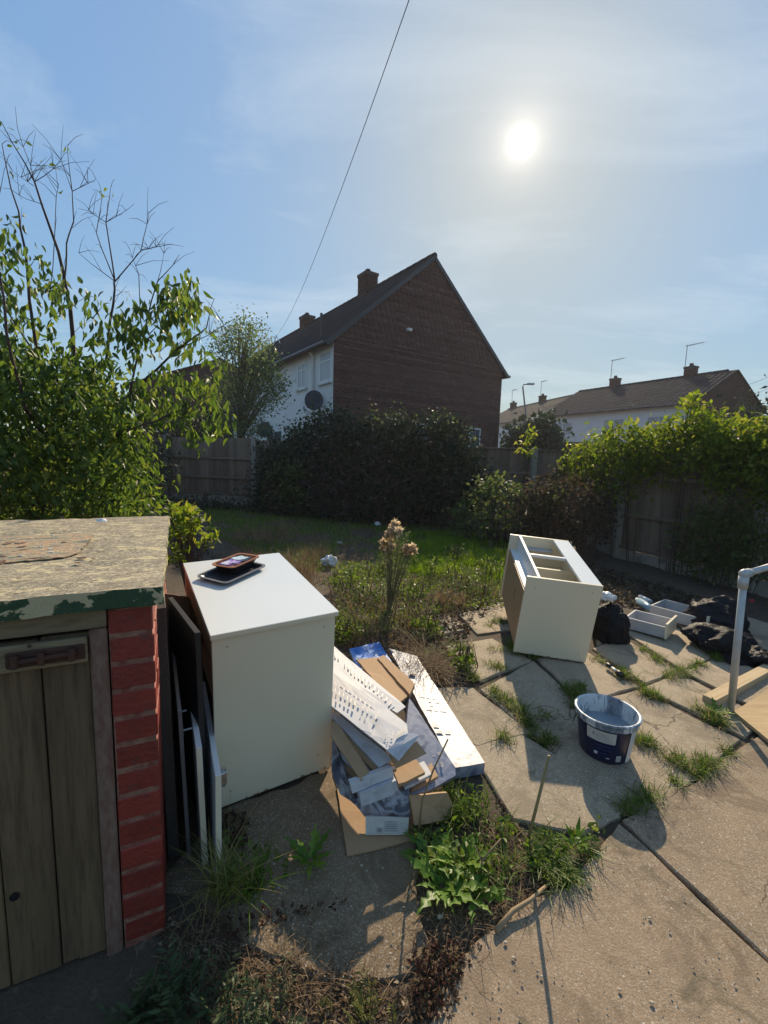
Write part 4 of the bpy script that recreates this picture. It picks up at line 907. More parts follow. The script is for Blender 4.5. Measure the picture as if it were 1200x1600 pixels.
tag(m.obj('forked_twig', M_dry, None, True), 'pale forked twig standing in the green weeds', 'twig')
# stones on concrete
stm = pm('pale_stone', (.42, .36, .27), (.34, .28, .20), 20, .8, .3)
stones = [(565, 1352, .010), (688, 1432, .018), (790, 1472, .011), (802, 1496, .010), (1015, 1434, .010), (968, 1546, .010), (720, 1500, .012), (598, 1356, .007), (1018, 1566, .012), (610, 1490, .009), (905, 1260, .006), (520, 1390, .006), (640, 1395, .01), (846, 1525, .008)]
PL = ['pebble on the shaded concrete in front of the brown cardboard', 'pale chip at the lower edge of the dandelions', 'white chip just below the broken stick', 'chip right below the white one near the stick', 'pale oblong chip left of the long concrete crack', 'oblong chip low on the big near slab, centre-right', 'pebble at the soil edge below the weeds', 'tiny pebble in front of the cardboard sheet corner', 'largest pale chip near the bottom right of the slab', 'pebble at the edge of the dry stalks', 'dark little chip on the slab left of the paint tub', 'pebble right of the broad-leaved rosette', 'pebble beside the left side of the dandelions', 'small chip below the stick on the near slab']
for (x, y, s_), lab in zip([(a, b, c*.62) for a, b, c in stones], PL):
    m = MB(); q = G(x, y, .016); a0 = random.random()*6
    n_ = 7; m.v = [(s_*math.cos(a0+k/n_*6.283)*random.uniform(.7, 1.2), s_*.8*math.sin(a0+k/n_*6.283)*random.uniform(.7, 1.1), 0) for k in range(n_)]
    m.v += [(x_*.6, y_*.65, s_*.35) for x_, y_, z_ in m.v]; m.f = [(k, (k+1) % n_, n_+(k+1) % n_, n_+k) for k in range(n_)]+[tuple(range(n_, 2*n_))]
    tag(m.obj('pebble', stm, None, M=Matrix.Translation(Vector(q))), lab, 'pebble', 'loose chips on the concrete')
def chips():
    m = MB()
    for (x, y) in samp([(700, 1600), (740, 1480), (880, 1400), (960, 1310), (1195, 1510), (1195, 1600)], 150)+samp([(430, 1500), (560, 1540), (640, 1500), (640, 1400), (560, 1340), (350, 1330)], 60)+samp([(650, 1470), (700, 1430), (860, 1400), (800, 1300), (650, 1330)], 90):
        q = G(x, y, .016); s_ = .0008+.0035*random.random()**3; a0 = random.random()*6
        v = [(q[0]+s_*math.cos(a0+k*1.571)*random.uniform(.6, 1.4), q[1]+s_*math.sin(a0+k*1.571)*random.uniform(.6, 1.4), q[2]) for k in range(4)]
        m.add(v+[(q[0], q[1], q[2]+s_*.9)], [(0, 1, 4), (1, 2, 4), (2, 3, 4), (3, 0, 4)])
    o = m.obj('grit', stm); o['kind'] = 'stuff'; tag(o, 'fine grit and gravel scattered over the concrete', 'grit')
chips()

# ------------------------------------------------------------------ fences
def post(x, y, top, label, s=.10, fw=None, group=None):
    z0 = float(h(x, y)); e = empty('fence_post', loc=(x, y, z0), rz=random.uniform(-.03, .03)+.0); m = MB().box((-s/2, -s/2, -.1), (s/2, s/2, top-z0-.02), .008)
    m2 = MB().add([(-s/2, -s/2, 0), (s/2, -s/2, 0), (s/2, s/2, 0), (-s/2, s/2, 0), (-s*.3, -s*.3, .02), (s*.3, -s*.3, .02), (s*.3, s*.3, .02), (-s*.3, s*.3, .02)], [(0, 1, 5, 4), (1, 2, 6, 5), (2, 3, 7, 6), (3, 0, 4, 7), (4, 5, 6, 7)])
    m.obj('shaft', M_post, e); m2.obj('weathered_cap', M_post, e, M=Matrix.Translation((0, 0, top-z0-.0195))); tag(e, label, 'fence post', group)
def bay(p0, p1, zt, gz, rails, label, gh=.25, caprail=False, group=None):
    p0 = Vector((*p0, 0)); p1 = Vector((*p1, 0)); d_ = p1-p0; L = d_.length-.10; d_.normalize(); nrm = Vector((d_.y, -d_.x, 0))
    o = p0+d_*.05; zb = float(h((p0.x+p1.x)/2, (p0.y+p1.y)/2))
    Mx = Matrix(((d_.x, -nrm.x, 0, o.x), (d_.y, -nrm.y, 0, o.y), (0, 0, 1, zb), (0, 0, 0, 1)))
    e = tag(empty('garden_fence', Mx), label, 'fence panel', group)
    g = gz-zb
    MB().box((.002, -.02, -.08), (L-.002, .02, g), .004).obj('gravel_board', M_post, e)
    Hb = zt-gz-.02; me_ = MB().add([(0, 0, 0), (.118, .004, 0), (.118, .018, 0), (0, .008, 0), (0, 0, Hb), (.118, .004, Hb), (.118, .018, Hb), (0, .008, Hb)], [(0, 3, 2, 1), (4, 5, 6, 7), (0, 1, 5, 4), (1, 2, 6, 5), (2, 3, 7, 6), (3, 0, 4, 7)]).mesh('fence_board')
    x = 0.004
    while x < L-.11:
        ob = link('fence_board', me_, M_fence, e); ob.matrix_local = Matrix.Translation((x, .004+random.uniform(0, .003), g+.003+random.uniform(-.002, .004))) @ Matrix.Rotation(random.uniform(-.004, .004), 4, 'Y'); x += .105
    for z in rails:
        MB().box((.003, -.034, z-zb-.02), (L-.003, .0015, z-zb+.02), .003).obj('fence_rail', M_rail, e)
    if caprail: MB().box((.003, -.03, zt-zb-.015), (L-.003, .035, zt-zb+.012), .003).obj('cap_rail', M_rail, e)
pA = np.array([-5.05, 10.17]); dA = np.array([.9696, -.2449])
def PA(s): return tuple(pA+dA*s)
def ZT(s): return 1.866-.15*s/8.05
def ZG(s): return .57-.14*s/8.05
BS = [-4.1, -1.95, 0, 2.25, 4.1, 6.0, 8.05, 8.75]
plab = {-4.1: 'concrete fence post hidden deep behind the left tree', -1.95: 'concrete fence post in the shade left of the open fence bay', 0: 'pale concrete fence post at the left of the open fence bay', 2.25: 'concrete fence post where the dark hedge starts', 4.1: 'concrete fence post inside the left part of the dark hedge',
        6.0: 'concrete fence post inside the right part of the dark hedge', 8.05: 'tall pale concrete post between dark hedge and right creeper', 8.75: 'corner concrete fence post under the creeper'}
for s in BS: post(*PA(s), ZT(s)+.04, plab[s])
blab = ['feather-edge fence panel farthest left behind the tree', 'feather-edge fence panel in shade just left of the open bay', 'brown three-rail feather-edge fence panel left of the dark hedge', 'fence panel behind the left end of the dark hedge', 'fence panel behind the middle of the dark hedge', 'fence panel from hedge to the tall pale post', 'short fence panel between tall pale post and corner']
for i in range(len(BS)-1):
    s0, s1 = BS[i], BS[i+1]; sm = (s0+s1)/2
    bay(PA(s0), PA(s1), ZT(sm), ZG(sm), (ZG(sm)+.03, ZG(sm)+.40, ZG(sm)+.83), blab[i], caprail=i >= 5)
RP = [PA(8.75), (3.38, 6.24), (4.06, 4.68), (4.75, 3.1), (5.4, 1.5)]
post(*RP[1], 1.72, 'concrete post of the right fence, left end of the visible panel'); post(*RP[2], 1.74, 'mossy concrete post at the right picture edge behind the handrail'); post(*RP[3], 1.70, 'concrete post of the right fence nearest the camera'); 
rl_ = ['short right-hand fence panel hidden under creeper near the corner', 'right-hand fence panel half covered by hanging creeper', 'right-hand fence panel running out of the picture', 'right-hand fence panel nearest the camera']
for i in range(4): bay(RP[i], RP[i+1], 1.68, .30, (.34, .80, 1.32), rl_[i], caprail=True)
LP = [PA(-4.1), (-7.6, 8.6), (-5.6, 5.8), (-4.6, 3.4), (-3.7, 1.2)]
for i in range(4):
    bay(LP[i+1], LP[i], 1.95, .62, (.66, 1.05, 1.5), ('farthest', 'third', 'second', 'nearest')[i]+' left boundary fence panel hidden behind the tree', group='left boundary fence panels'); post(*LP[i+1], 1.98, ('farthest', 'third', 'second', 'nearest')[i]+' left boundary fence post hidden behind the tree', group='left boundary fence posts')

# ------------------------------------------------------------------ houses
def brickwall(me_name, polyfn, W_, Hmax, z0, parent, mat=M_brick, M=None, bl=.219, bhh=.060):
    """bricks in the local x-z plane facing -y; polyfn(z) gives (x0,x1) at height z"""
    V = []; T = []; rows = int((Hmax-z0)/.075)
    for r_ in range(rows):
        z = z0+r_*.075; x0, x1 = polyfn(z+.04)
        if x1-x0 < .05: continue
        x = x0-(.1125 if r_ % 2 else 0); rt_ = random.uniform(-.3, .3)
        while x < x1:
            a, b = max(x, x0), min(x+bl, x1)
            if b-a > .02:
                p = random.uniform(.0, .005); V.append([(a, -.012-p, z), (b, -.012-p, z), (b, -.012-p, z+bhh), (a, -.012-p, z+bhh), (a, 0, z), (b, 0, z), (b, 0, z+bhh), (a, 0, z+bhh)]); T.append(min(1, max(0, random.uniform(.25, .75)+rt_)))
            x += .225
    V = np.array(V); n = len(V); q = np.array([(0, 1, 2, 3), (3, 2, 6, 7), (0, 4, 5, 1), (1, 5, 6, 2), (0, 3, 7, 4)])
    Fc = (q[None]+(np.arange(n)*8)[:, None, None]).reshape(-1, 4)
    o = link(me_name, npmesh(me_name, V.reshape(-1, 3), Fc, np.repeat(np.array(T), 8)), mat, parent, M); o['kind'] = 'stuff'; return o
def tiles(parent, O, u, v, Lu, Lv, mat, nrm, name='roof_tiles', tw=.30, tl=.32):
    """tiles over the parallelogram O + u*[0,Lu] + v*[0,Lv] (v runs up slope)"""
    O, u, v, nrm = map(np.array, (O, u, v, nrm)); V = []; T = []
    nu, nv = int(Lu/tw), int(Lv/tl)+1; tw = Lu/nu; tl = Lv/nv
    for j in range(nv):
        for i in range(nu):
            a = O+u*(i*tw+.004)+v*(j*tl-.03); b = a+u*(tw-.008); c = b+v*(tl+.03); d_ = a+v*(tl+.03); k = nrm*(.026+random.uniform(0, .006)); k2 = nrm*.012
            V.append([a+k, b+k, c+k2, d_+k2, a+nrm*.01, b+nrm*.01, (a+b)/2+k+nrm*.003, (c+d_)/2+k2+nrm*.003]); T.append(random.random())
    V = np.array(V); n = len(V); q = np.array([(0, 6, 7, 3), (6, 1, 2, 7), (4, 5, 1, 0), (0, 1, 6, 6)])[:3]
    Fc = (q[None]+(np.arange(n)*8)[:, None, None]).reshape(-1, 4)
    o = link(name, npmesh(name, V.reshape(-1, 3), Fc, np.repeat(np.array(T), 8)), mat, parent); o['kind'] = 'stuff'; return o
def chimney(par, x, y, z0, z1, sx, sy, mat=M_brickd):
    c = MB().box((x-sx/2+.012, y-sy/2+.012, z0), (x+sx/2-.012, y+sy/2-.012, z1-.1)).obj('chimney', M_hmortd, par)
    for (dx_, dy_, rz, wd) in ((0, -sy/2+.012, 0, sx), (-sx/2+.012, 0, -90, sy), (sx/2-.012, 0, 90, sy), (0, sy/2-.012, 180, sx)):
        brickwall('chimney_bricks', lambda z: (-wd/2, wd/2), wd, z1-.2, z0, c, mat, Matrix.Translation((x+dx_, y+dy_, 0)) @ Matrix.Rotation(R(rz), 4, 'Z'))
    MB().box((x-sx/2-.035, y-sy/2-.035, z1-.24), (x+sx/2+.035, y+sy/2+.035, z1-.10), .01).obj('chimney_crown', M_hmortd, c)
    MB().lathe([(.13, z1-.11), (.11, z1+.08), (.12, z1+.10), (.08, z1+.10), (.08, z1)], 12, c=(x, y, 0)).obj('chimney_pot', M_brickd, c, True)
    return c
def window(par, M, w_, h_, bars=(), mat=M_glass, sill=True, trans=None):
    f = MB(); t_ = .055
    f.box((0, -.03, 0), (w_, .0, t_), .004).box((0, -.03, h_-t_), (w_, .0, h_), .004).box((0, -.03, t_), (t_, .0, h_-t_), .004).box((w_-t_, -.03, t_), (w_, .0, h_-t_), .004)
    for b in bars: f.box((b*w_-.03, -.032, t_), (b*w_+.03, -.002, h_-t_), .004)
    if trans: f.box((t_, -.034, h_*trans-.025), (w_-t_, -.004, h_*trans+.025), .004)
    wo_ = f.obj('window', M_upvc, par, M=M)
    MB().box((t_-.005, -.012, t_-.005), (w_-t_+.005, -.006, h_-t_+.005)).obj('pane', mat, wo_)
    if sill: MB().box((-.08, -.10, -.09), (w_+.08, .0, -.004), .008).obj('sill', M_render, wo_)
    return wo_
HP = np.array([-1.8375, 15.245, 0.]); HY = .599
HM = Matrix.Translation((HP[0], HP[1], 0)) @ Matrix.Rotation(HY, 4, 'Z')
house = tag(empty('brick_gable_house', HM), 'two-storey terraced house with brown brick gable and pale rendered long side', 'house')
HW, HE, HA, HL = 8.31, 5.48, 9.04, 21.
AX = HW/2; sl_ = (HA-HE)/AX
MB().add([(0, 0, -1), (HW, 0, -1), (HW, 0, HE), (AX, 0, HA), (0, 0, HE)]+[(0, HL, -1), (HW, HL, -1), (HW, HL, HE), (AX, HL, HA), (0, HL, HE)],
         [(0, 1, 2, 3, 4), (5, 9, 8, 7, 6), (0, 4, 9, 5), (1, 6, 7, 2)]).obj('wall', M_hmort, house)
brickwall('gable_bricks', lambda z: (0, HW) if z < HE else ((z-HE)/sl_, HW-(z-HE)/sl_), HW, HA-.05, .0, house)
MB().box((-.012, .003, -1), (-.002, HL, HE-.02)).obj('rendered_wall', M_render, house)
th0 = math.atan(sl_); Lr = AX/math.cos(th0)
ov = .35
for sgn in (1, -1):
    O = (AX-sgn*(AX+ov), -.10, HA-(AX+ov)*sl_+.03); v = (sgn*math.cos(th0), 0, math.sin(th0)); n_ = (-sgn*math.sin(th0), 0, math.cos(th0))
    tiles(house, O, (0, 1, 0), v, HL+.1, Lr+ov/math.cos(th0), M_tile, n_)
    m = MB(); a = Vector(O)-Vector((0, -.02, 0)); b = Vector((AX, -.08, HA+.03)); nn = Vector(n_)
    k = [a, b, b+Vector((0, HL+.1, 0)), a+Vector((0, HL+.1, 0))]
    m.add([p for p in k]+[p-nn*.07 for p in k], [(0, 1, 2, 3), (7, 6, 5, 4), (0, 4, 5, 1), (0, 3, 7, 4)]).obj('roof_deck', M_tile, house)
    m = MB(); a2, b2_ = Vector(O)+Vector((0, .0, 0)), Vector((AX, 0, HA+.03)); a2.y = b2_.y = -.10
    m.add([a2+nn*.02, b2_+nn*.02, b2_-nn*.12, a2-nn*.12, a2+nn*.02+Vector((0, .03, 0)), b2_+nn*.02+Vector((0, .03, 0)), b2_-nn*.12+Vector((0, .03, 0)), a2-nn*.12+Vector((0, .03, 0))], [(0, 1, 2, 3), (4, 7, 6, 5), (0, 4, 5, 1), (3, 2, 6, 7)]).obj('bargeboard', M_black2, house)
    gx_ = O[0]-sgn*.05; m = MB().tube([(gx_, -.1, O[2]+.0), (gx_, HL, O[2]+.0)], .06, n=8); m.obj('gutter', M_black2, house)
m = MB()
for i in range(48): m.tube([(AX, -.10+i*.44, HA+.03), (AX, -.10+i*.44+.43, HA+.045)], .11, .11, 8)
m.obj('ridge_tiles', M_tile, house)
def chpos(px_, py_):
    n0 = np.array(HM.to_3x3() @ Vector((1, 0, 0))); o0 = np.array(HM @ Vector((AX, 0, 0))); q = HM.inverted() @ Vector(onplane(o0, n0, px_, py_)); return q
q1 = chpos(575, 425); q2_ = chpos(480, 492); q3 = chpos(413, 552)
print('chimneys', q1, q2_, q3)
chimney(house, AX, q1.y, HA-.5, q1.z, .62, .75); chimney(house, AX, q2_.y, HA-.5, q2_.z, .62, .8); chimney(house, AX, q3.y, HA-.5, q3.z, .62, .8)
LM = lambda y, z: Matrix.Translation((-.012, y, z)) @ Matrix.Rotation(R(-90), 4, 'Z')
window(house, LM(.98, 4.05), .88, 1.02, (), M_net, trans=.68); window(house, LM(2.98, 4.05), .86, .92, (.5,), M_net, trans=.72); window(house, LM(5.75, 4.0), 1.35, .95, (.5,), M_net)
window(house, LM(3.4, 1.6), 1.8, 1.0, (.33, .66), M_glass); window(house, LM(6.6, 1.5), 2.0, 1.05, (.5,)); window(house, LM(9.6, 4.), 1.3, .95, (.5,), M_net); window(house, LM(13, 4.), 1.3, .95, (.5,), M_net)
MB().tube([(-.08, 1.45, -.3), (-.08, 1.45, 5.0), (-.3, 1.42, 5.25)], .045, n=8).obj('downpipe', M_upvc, house, True)
MB().tube([(-.05, 1.5, 3.35), (-.05, 2.4, 3.55)], .03, n=8).obj('waste_pipe', M_upvc, house)
# gable window low right + small middle
GM = lambda x, z: Matrix.Translation((x, -.018, z))
window(house, GM(6.45, 1.75), .68, 1.1, (), M_glass, trans=.6, sill=False); window(house, GM(3.45, 1.95), .75, .9, (), M_net, sill=False)
# floodlight on the gable
fl_ = MB().box((2.98, -.07, 6.16), (3.02, -.018, 6.26)).box((2.95, -.20, 6.14), (3.13, -.07, 6.24), .01); fl_.obj('security_light', M_upvc, house)
# pipe on roof
MB().tube([(.6, 2.2, 5.7), (.6, 2.2, 6.85)], .055, n=8).obj('vent_pipe', M_black2, house)
def sat(par, Mx):
    m = MB(); prof = [(.001, 0.), (.12, .012), (.24, .05), (.32, .09), (.325, .086), (.24, .042), (.12, .005)]
    m.lathe(prof, 20, sy=1.15); d_ = m.obj('satellite_dish', M_black2, par, True, M=Mx); MB().tube([(0, -.3, .07), (0, -.02, .34)], .012, n=6).obj('feed_arm', M_black2, d_); MB().tube([(0, 0, 0), (0, .05, -.25)], .02, n=6).obj('bracket', M_black2, d_)
sat(house, Matrix.Translation((-.35, .75, 3.38)) @ Matrix.Rotation(R(-30), 4, 'Z') @ Matrix.Rotation(R(72), 4, 'X'))
sat(house, Matrix.Translation((-.35, 5.9, 2.55)) @ Matrix.Rotation(R(-30), 4, 'Z') @ Matrix.Rotation(R(72), 4, 'X'))
# overhead cable
ha = atY(432, 524, 17.6); hb_ = atZ(660, -60, 5.6)
pts = []
for i in range(41):
    t_ = i/40; p = Vector(ha).lerp(Vector(hb_), t_); p.z -= 4*t_*(1-t_)*.42; pts.append(tuple(p))
wire = tag(empty('overhead_cable', loc=(0, 0, 0)), 'thin overhead telephone cable sagging from the house eaves across the sky', 'cable'); MB().tube(pts, .0042, n=5).obj('wire', M_wire, wire)
a = Vector(ha); MB().tube([tuple(a+Vector((0, 0, .0))), tuple(a+Vector((-.15, .1, -.35)))], .02, n=6).tube([tuple(a), tuple(a+Vector((.15, -.05, -.3)))], .015, n=6).obj('wire_clamp', M_white, wire)

def farhouse(name, Rn, Rf, half, HE_, HA_, label, wallm, tilem, chim=(), wins=(), gablem=None, hipped=False, wy=(3.9, .95)):
    """Rn near end of ridge (x,y), Rf far end; front is to the camera side"""
    Rn, Rf = Vector((*Rn, 0)), Vector((*Rf, 0)); u = Rn-Rf; L = u.length; u.normalize(); f = Vector((-u.y, u.x, 0))
    if f.dot(-Rn) < 0: f = -f
    # local: x along u from far to near, -y = front
    O = Rf+f*half; Mx = Matrix(((u.x, -f.x, 0, O.x), (u.y, -f.y, 0, O.y), (0, 0, 1, 0), (0, 0, 0, 1)))
    e = tag(empty(name, Mx), label, 'house')
    hw = half
    MB().add([(0, 0, -1), (L, 0, -1), (L, 2*hw, -1), (0, 2*hw, -1), (0, 0, HE_), (L, 0, HE_), (L, 2*hw, HE_), (0, 2*hw, HE_), (0, hw, HA_), (L, hw, HA_)],
             [(0, 1, 5, 4), (2, 3, 7, 6), (1, 2, 6, 9, 5), (3, 0, 4, 8, 7)]).obj('wall', wallm, e)
    if gablem: MB().add([(L+.01, 0, -1), (L+.01, 2*hw, -1), (L+.01, 2*hw, HE_), (L+.01, hw, HA_), (L+.01, 0, HE_)], [(0, 1, 2, 3, 4)]).obj('gable_face', gablem, e)
    s = (HA_-HE_)/hw; t_ = math.atan(s); Ls = (hw+.3)/math.cos(t_)
    tiles(e, (-.15, -.3, HE_-.3*s+.03), (1, 0, 0), (0, math.cos(t_), math.sin(t_)), L+.3, Ls, tilem, (0, -math.sin(t_), math.cos(t_)), tw=.33, tl=.34)
    tiles(e, (-.15, 2*hw+.3, HE_-.3*s+.03), (1, 0, 0), (0, -math.cos(t_), math.sin(t_)), L+.3, Ls, tilem, (0, math.sin(t_), math.cos(t_)), tw=.33, tl=.34)
    MB().add([(-.15, -.3, HE_-.3*s), (L+.15, -.3, HE_-.3*s), (L+.15, hw, HA_), (-.15, hw, HA_), (-.15, 2*hw+.3, HE_-.3*s), (L+.15, 2*hw+.3, HE_-.3*s)], [(0, 1, 2, 3), (3, 2, 5, 4)]).obj('roof', tilem, e)
    m = MB(); 
    for i in range(int(L/.45)): m.tube([(i*.45, hw, HA_+.03), (i*.45+.43, hw, HA_+.04)], .11, n=6)
    m.obj('ridge_tiles', tilem, e); MB().tube([(-.1, -.36, HE_-.3*s), (L+.1, -.36, HE_-.3*s)], .06, n=6).obj('gutter', M_black2, e)
    for cx_, ant in chim:
        c = chimney(e, cx_, hw, HA_-.4, HA_+.75, .62, .5)
        if ant:
            m = MB().tube([(cx_-.4, hw, HA_+.4), (cx_-.4, hw, HA_+2.1)], .022, n=5).tube([(cx_-.5, hw, HA_+2.05), (cx_+.7, hw-.2, HA_+2.02)], .02, n=5)
            for k in range(7): m.tube([(cx_-.3+k*.18, hw-.2, HA_+2.04), (cx_-.3+k*.14, hw+.2, HA_+2.04)], .01, n=4)
            m.obj('aerial', M_greyrim, c)
    for (wx, wz, ww, wh) in wins: window(e, Matrix.Translation((wx, -.01, wz)), ww, wh, (.5,), M_net)
    return e
farhouse('rendered_house', (21.15, 27.6), (15.95, 37.5), 4.0, 5.2, 7.35, 'pale house with dark tiled roof and two aerials, right beyond the creeper', M_render, M_tile, ((8.6, True), (3.2, True)), ((1.2, 3.5, 1.7, 1.0), (5.5, 3.5, 1.5, 1.), (8.5, 3.5, 1.5, 1.)), M_brickd)
farhouse('brown_roof_house', (16.4, 39.5), (13.95, 51.6), 4.0, 5.3, 7.35, 'farther terrace with paler brown roof between brick gable and dark-roofed house', M_render, M_tile2, ((7.2, True), (1.2, True)), ((8.2, 3.4, 1.6, 1.0), (4., 3.4, 1.6, 1.0), (1., 3.4, 1.2, 1.)))
farhouse('dark_brick_house', (-9.3, 25.), (-14.5, 34), 4.0, 5.0, 6.6, 'dark brick house mostly hidden behind the slender tree at left', M_brick, M_tile, (), ((2, 3.4, 1.4, 1.),), M_brick)
# garages
gar = tag(empty('garage_block', loc=(6.2, 20.5, 0), rz=R(-14)), 'low dark brick garage block with flat roof between house and far terrace', 'garage')
MB().box((0, 0, -.5), (9, 5, 2.25)).obj('wall', M_brick, gar); MB().box((-.15, -.15, 2.25), (9.15, 5.15, 2.42), .01).obj('flat_roof', M_black2, gar)
# street lamp
lp = tag(empty('street_lamp', loc=(11.0, 34, 0)), 'grey street lamp with short arm between brick gable and far roofs', 'street lamp')
tb = atY(817, 602, 34); MB().tube([(0, 0, 0), (0, 0, tb[2]*.35), (tb[0]-11, 0, tb[2]-.1)], .10, .055, 8).obj('column', M_greyrim, lp); tx = tb[0]-11
MB().tube([(tx, 0, tb[2]-.1), (tx+.05, 0, tb[2]+.05), (tx+.5, 0, tb[2]+.1)], .04, n=6).obj('arm', M_greyrim, lp); MB().box((tx+.3, -.12, tb[2]+.04), (tx+.85, .12, tb[2]+.18), .03).obj('lantern', M_steel, lp)
# wires at far right
for k, (a_, b_, lab) in enumerate((((1120, 612, 24), (1215, 582, 20), 'upper thin wire in the sky at the right edge'), ((1128, 628, 24), (1215, 600, 20), 'lower thin wire in the sky at the right edge'))):
    A, B = Vector(atY(*a_)), Vector(atY(*b_)); m = MB(); pts = [tuple(A.lerp(B, i/10)-Vector((0, 0, .5*4*(i/10)*(1-i/10)*.3))) for i in range(11)]; tag(m.tube(pts, .007, n=5).obj('overhead_wire', M_wire), lab, 'wire')

# ------------------------------------------------------------------ vegetation
def clusterleaves(C_, per, spread, size, tpl=OVAL, droop=.5, flat=.4, out=None, tintf=None):
    """C_ (n,3) cluster centres -> leaves round them"""
    C_ = np.asarray(C_); n = len(C_)*per; P = np.repeat(C_, per, 0)+rng.normal(size=(n, 3))*spread
    D = rng.normal(size=(n, 3))+np.array([0, 0, -droop*2])
    S_ = size*(.6+.7*rng.random(n))
    t = None if tintf is None else tintf(P)
    return leaves(P, D, S_, tpl, flat, tint=t)
# --- big left tree
tree = tag(empty('broadleaf_tree', loc=(-3.35, 4.2, float(h(-3.35, 4.2)))), 'large leafy tree at left with bare shoots reaching above its crown', 'tree')
TL = tree.matrix_world.translation
def tp_(x, y, Y): return Vector(atY(x, y, Y))-TL
br = MB(); B_ = []
def stem(pts, r0, r1, n=6):
    P_ = [tp_(*p) for p in pts]; Q = []
    for i in range(len(P_)-1):
        for k in range(3):
            t_ = k/3; q = P_[i].lerp(P_[i+1], t_); Q.append(q+noise.noise_vector(q*4)*.02)
    Q.append(P_[-1]); br.tube([tuple(q) for q in Q], r0*(.62 if r0 < .03 else .8), r1*.6, n); B_.append(Q); return Q
trunk = MB().tube([(0, 0, -.1), (.02, 0, .5), (.08, .03, .95), tuple(tp_(80, 700, 4.2))], .11, .075, 10); trunk.obj('trunk', M_bark, tree, True)
tp0 = (80, 700, 4.2)
stem([tp0, (118, 600, 4.1), (110, 480, 4.0), (90, 393, 3.95), (53, 283, 3.9), (2, 190, 3.9)], .032, .004)
stem([tp0, (60, 560, 3.8), (42, 420, 3.7), (28, 330, 3.7), (3, 225, 3.7)], .028, .004)
stem([tp0, (150, 620, 4.3), (163, 570, 4.2), (177, 475, 4.2), (178, 440, 4.2)], .028, .014)
stem([(178, 440, 4.2), (168, 350, 4.2), (173, 293, 4.2)], .012, .003); stem([(178, 440, 4.2), (220, 390, 4.1), (233, 332, 4.1)], .010, .003); stem([(178, 440, 4.2), (153, 365, 4.3), (160, 306, 4.3)], .009, .003); stem([(178, 440, 4.2), (123, 395, 4.3)], .007, .003)
stem([(168, 350, 4.2), (210, 318, 4.2)], .005, .002); stem([(220, 390, 4.1), (256, 384, 4.1)], .005, .002); stem([(168, 350, 4.2), (138, 328, 4.2)], .005, .002)
stem([(100, 430, 3.95), (104, 380, 4.), (115, 345, 4.), (113, 300, 4.), (96, 250, 4.)], .012, .003); stem([(113, 300, 4.), (105, 228, 4.)], .006, .003); stem([(113, 300, 4.), (150, 280, 4.)], .005, .002)
stem([(78, 470, 3.95), (88, 310, 3.9), (92, 288, 3.9)], .006, .002); stem([(53, 283, 3.9), (95, 250, 3.9)], .006, .003); stem([(53, 283, 3.9), (27, 199, 3.9)], .005, .003); stem([(53, 290, 3.9), (20, 268, 3.9)], .004, .002); stem([(67, 320, 3.9), (30, 305, 3.9)], .004, .002)
stem([tp0, (200, 620, 4.), (223, 530, 3.9), (246, 440, 3.9), (280, 398, 3.9)], .022, .003); stem([(246, 440, 3.9), (256, 396, 3.9)], .005, .002); stem([(223, 530, 3.9), (216, 430, 3.9), (203, 390, 3.9)], .008, .002)
stem([(180, 650, 4.), (230, 590, 3.8), (280, 545, 3.7), (320, 510, 3.6), (335, 466, 3.6)], .022, .003); stem([(280, 545, 3.7), (350, 508, 3.6)], .007, .002)
stem([tp0, (160, 690, 3.7), (220, 665, 3.5), (290, 640, 3.4), (345, 612, 3.4)], .02, .003); stem([tp0, (40, 640, 3.4), (10, 520, 3.2), (-10, 350, 3.2), (0, 300, 3.2)], .026, .004)
stem([tp0, (20, 640, 4.6), (-60, 520, 4.6), (-120, 350, 4.6)], .03, .004); stem([(60, 560, 3.8), (0, 470, 3.9), (-30, 400, 4.)], .014, .003)
for k in range(170):                      # short side twigs
    Q = random.choice(B_); q = Q[random.randrange(len(Q)//3, len(Q))]; d_ = Vector((random.uniform(-1, 1), random.uniform(-.6, .6), random.uniform(0, 1))).normalized()*random.uniform(.06, .3)
    br.tube([tuple(q), tuple(q+d_*.5+Vector((0, 0, .02))), tuple(q+d_)], .0024, .001, 4, False)
TM = [(-120, 520), (-20, 560), (50, 545), (100, 590), (150, 575), (190, 600), (185, 640), (225, 665), (215, 700), (235, 760), (240, 812), (-120, 830)]
cl = []
for (x, y) in samp(TM, 720): cl.append(np.array(tp_(x, y, random.triangular(3.1, 5.0, 3.9))))
cl2 = []
for poly, n_ in (([(20, 330), (40, 340), (70, 400), (120, 440), (190, 500), (190, 590), (-20, 560), (-10, 400)], 80), ([(230, 470), (300, 440), (310, 520), (345, 560), (345, 640), (260, 660), (180, 640), (160, 510)], 95), ([(290, 640), (350, 620), (355, 680), (300, 690)], 14), ([(255, 445), (305, 440), (300, 500), (260, 500)], 26)):
    for (x, y) in samp(poly, n_): cl2.append(np.array(tp_(x, y, random.uniform(3.4, 4.2))))
for q in cl2[::3]: # twiglets carrying clusters
    q = Vector(q); br.tube([tuple(q+Vector((-.10, .05, -.06))), tuple(q)], .004, .002, 4, False)
br.obj('branches', M_twig, tree)
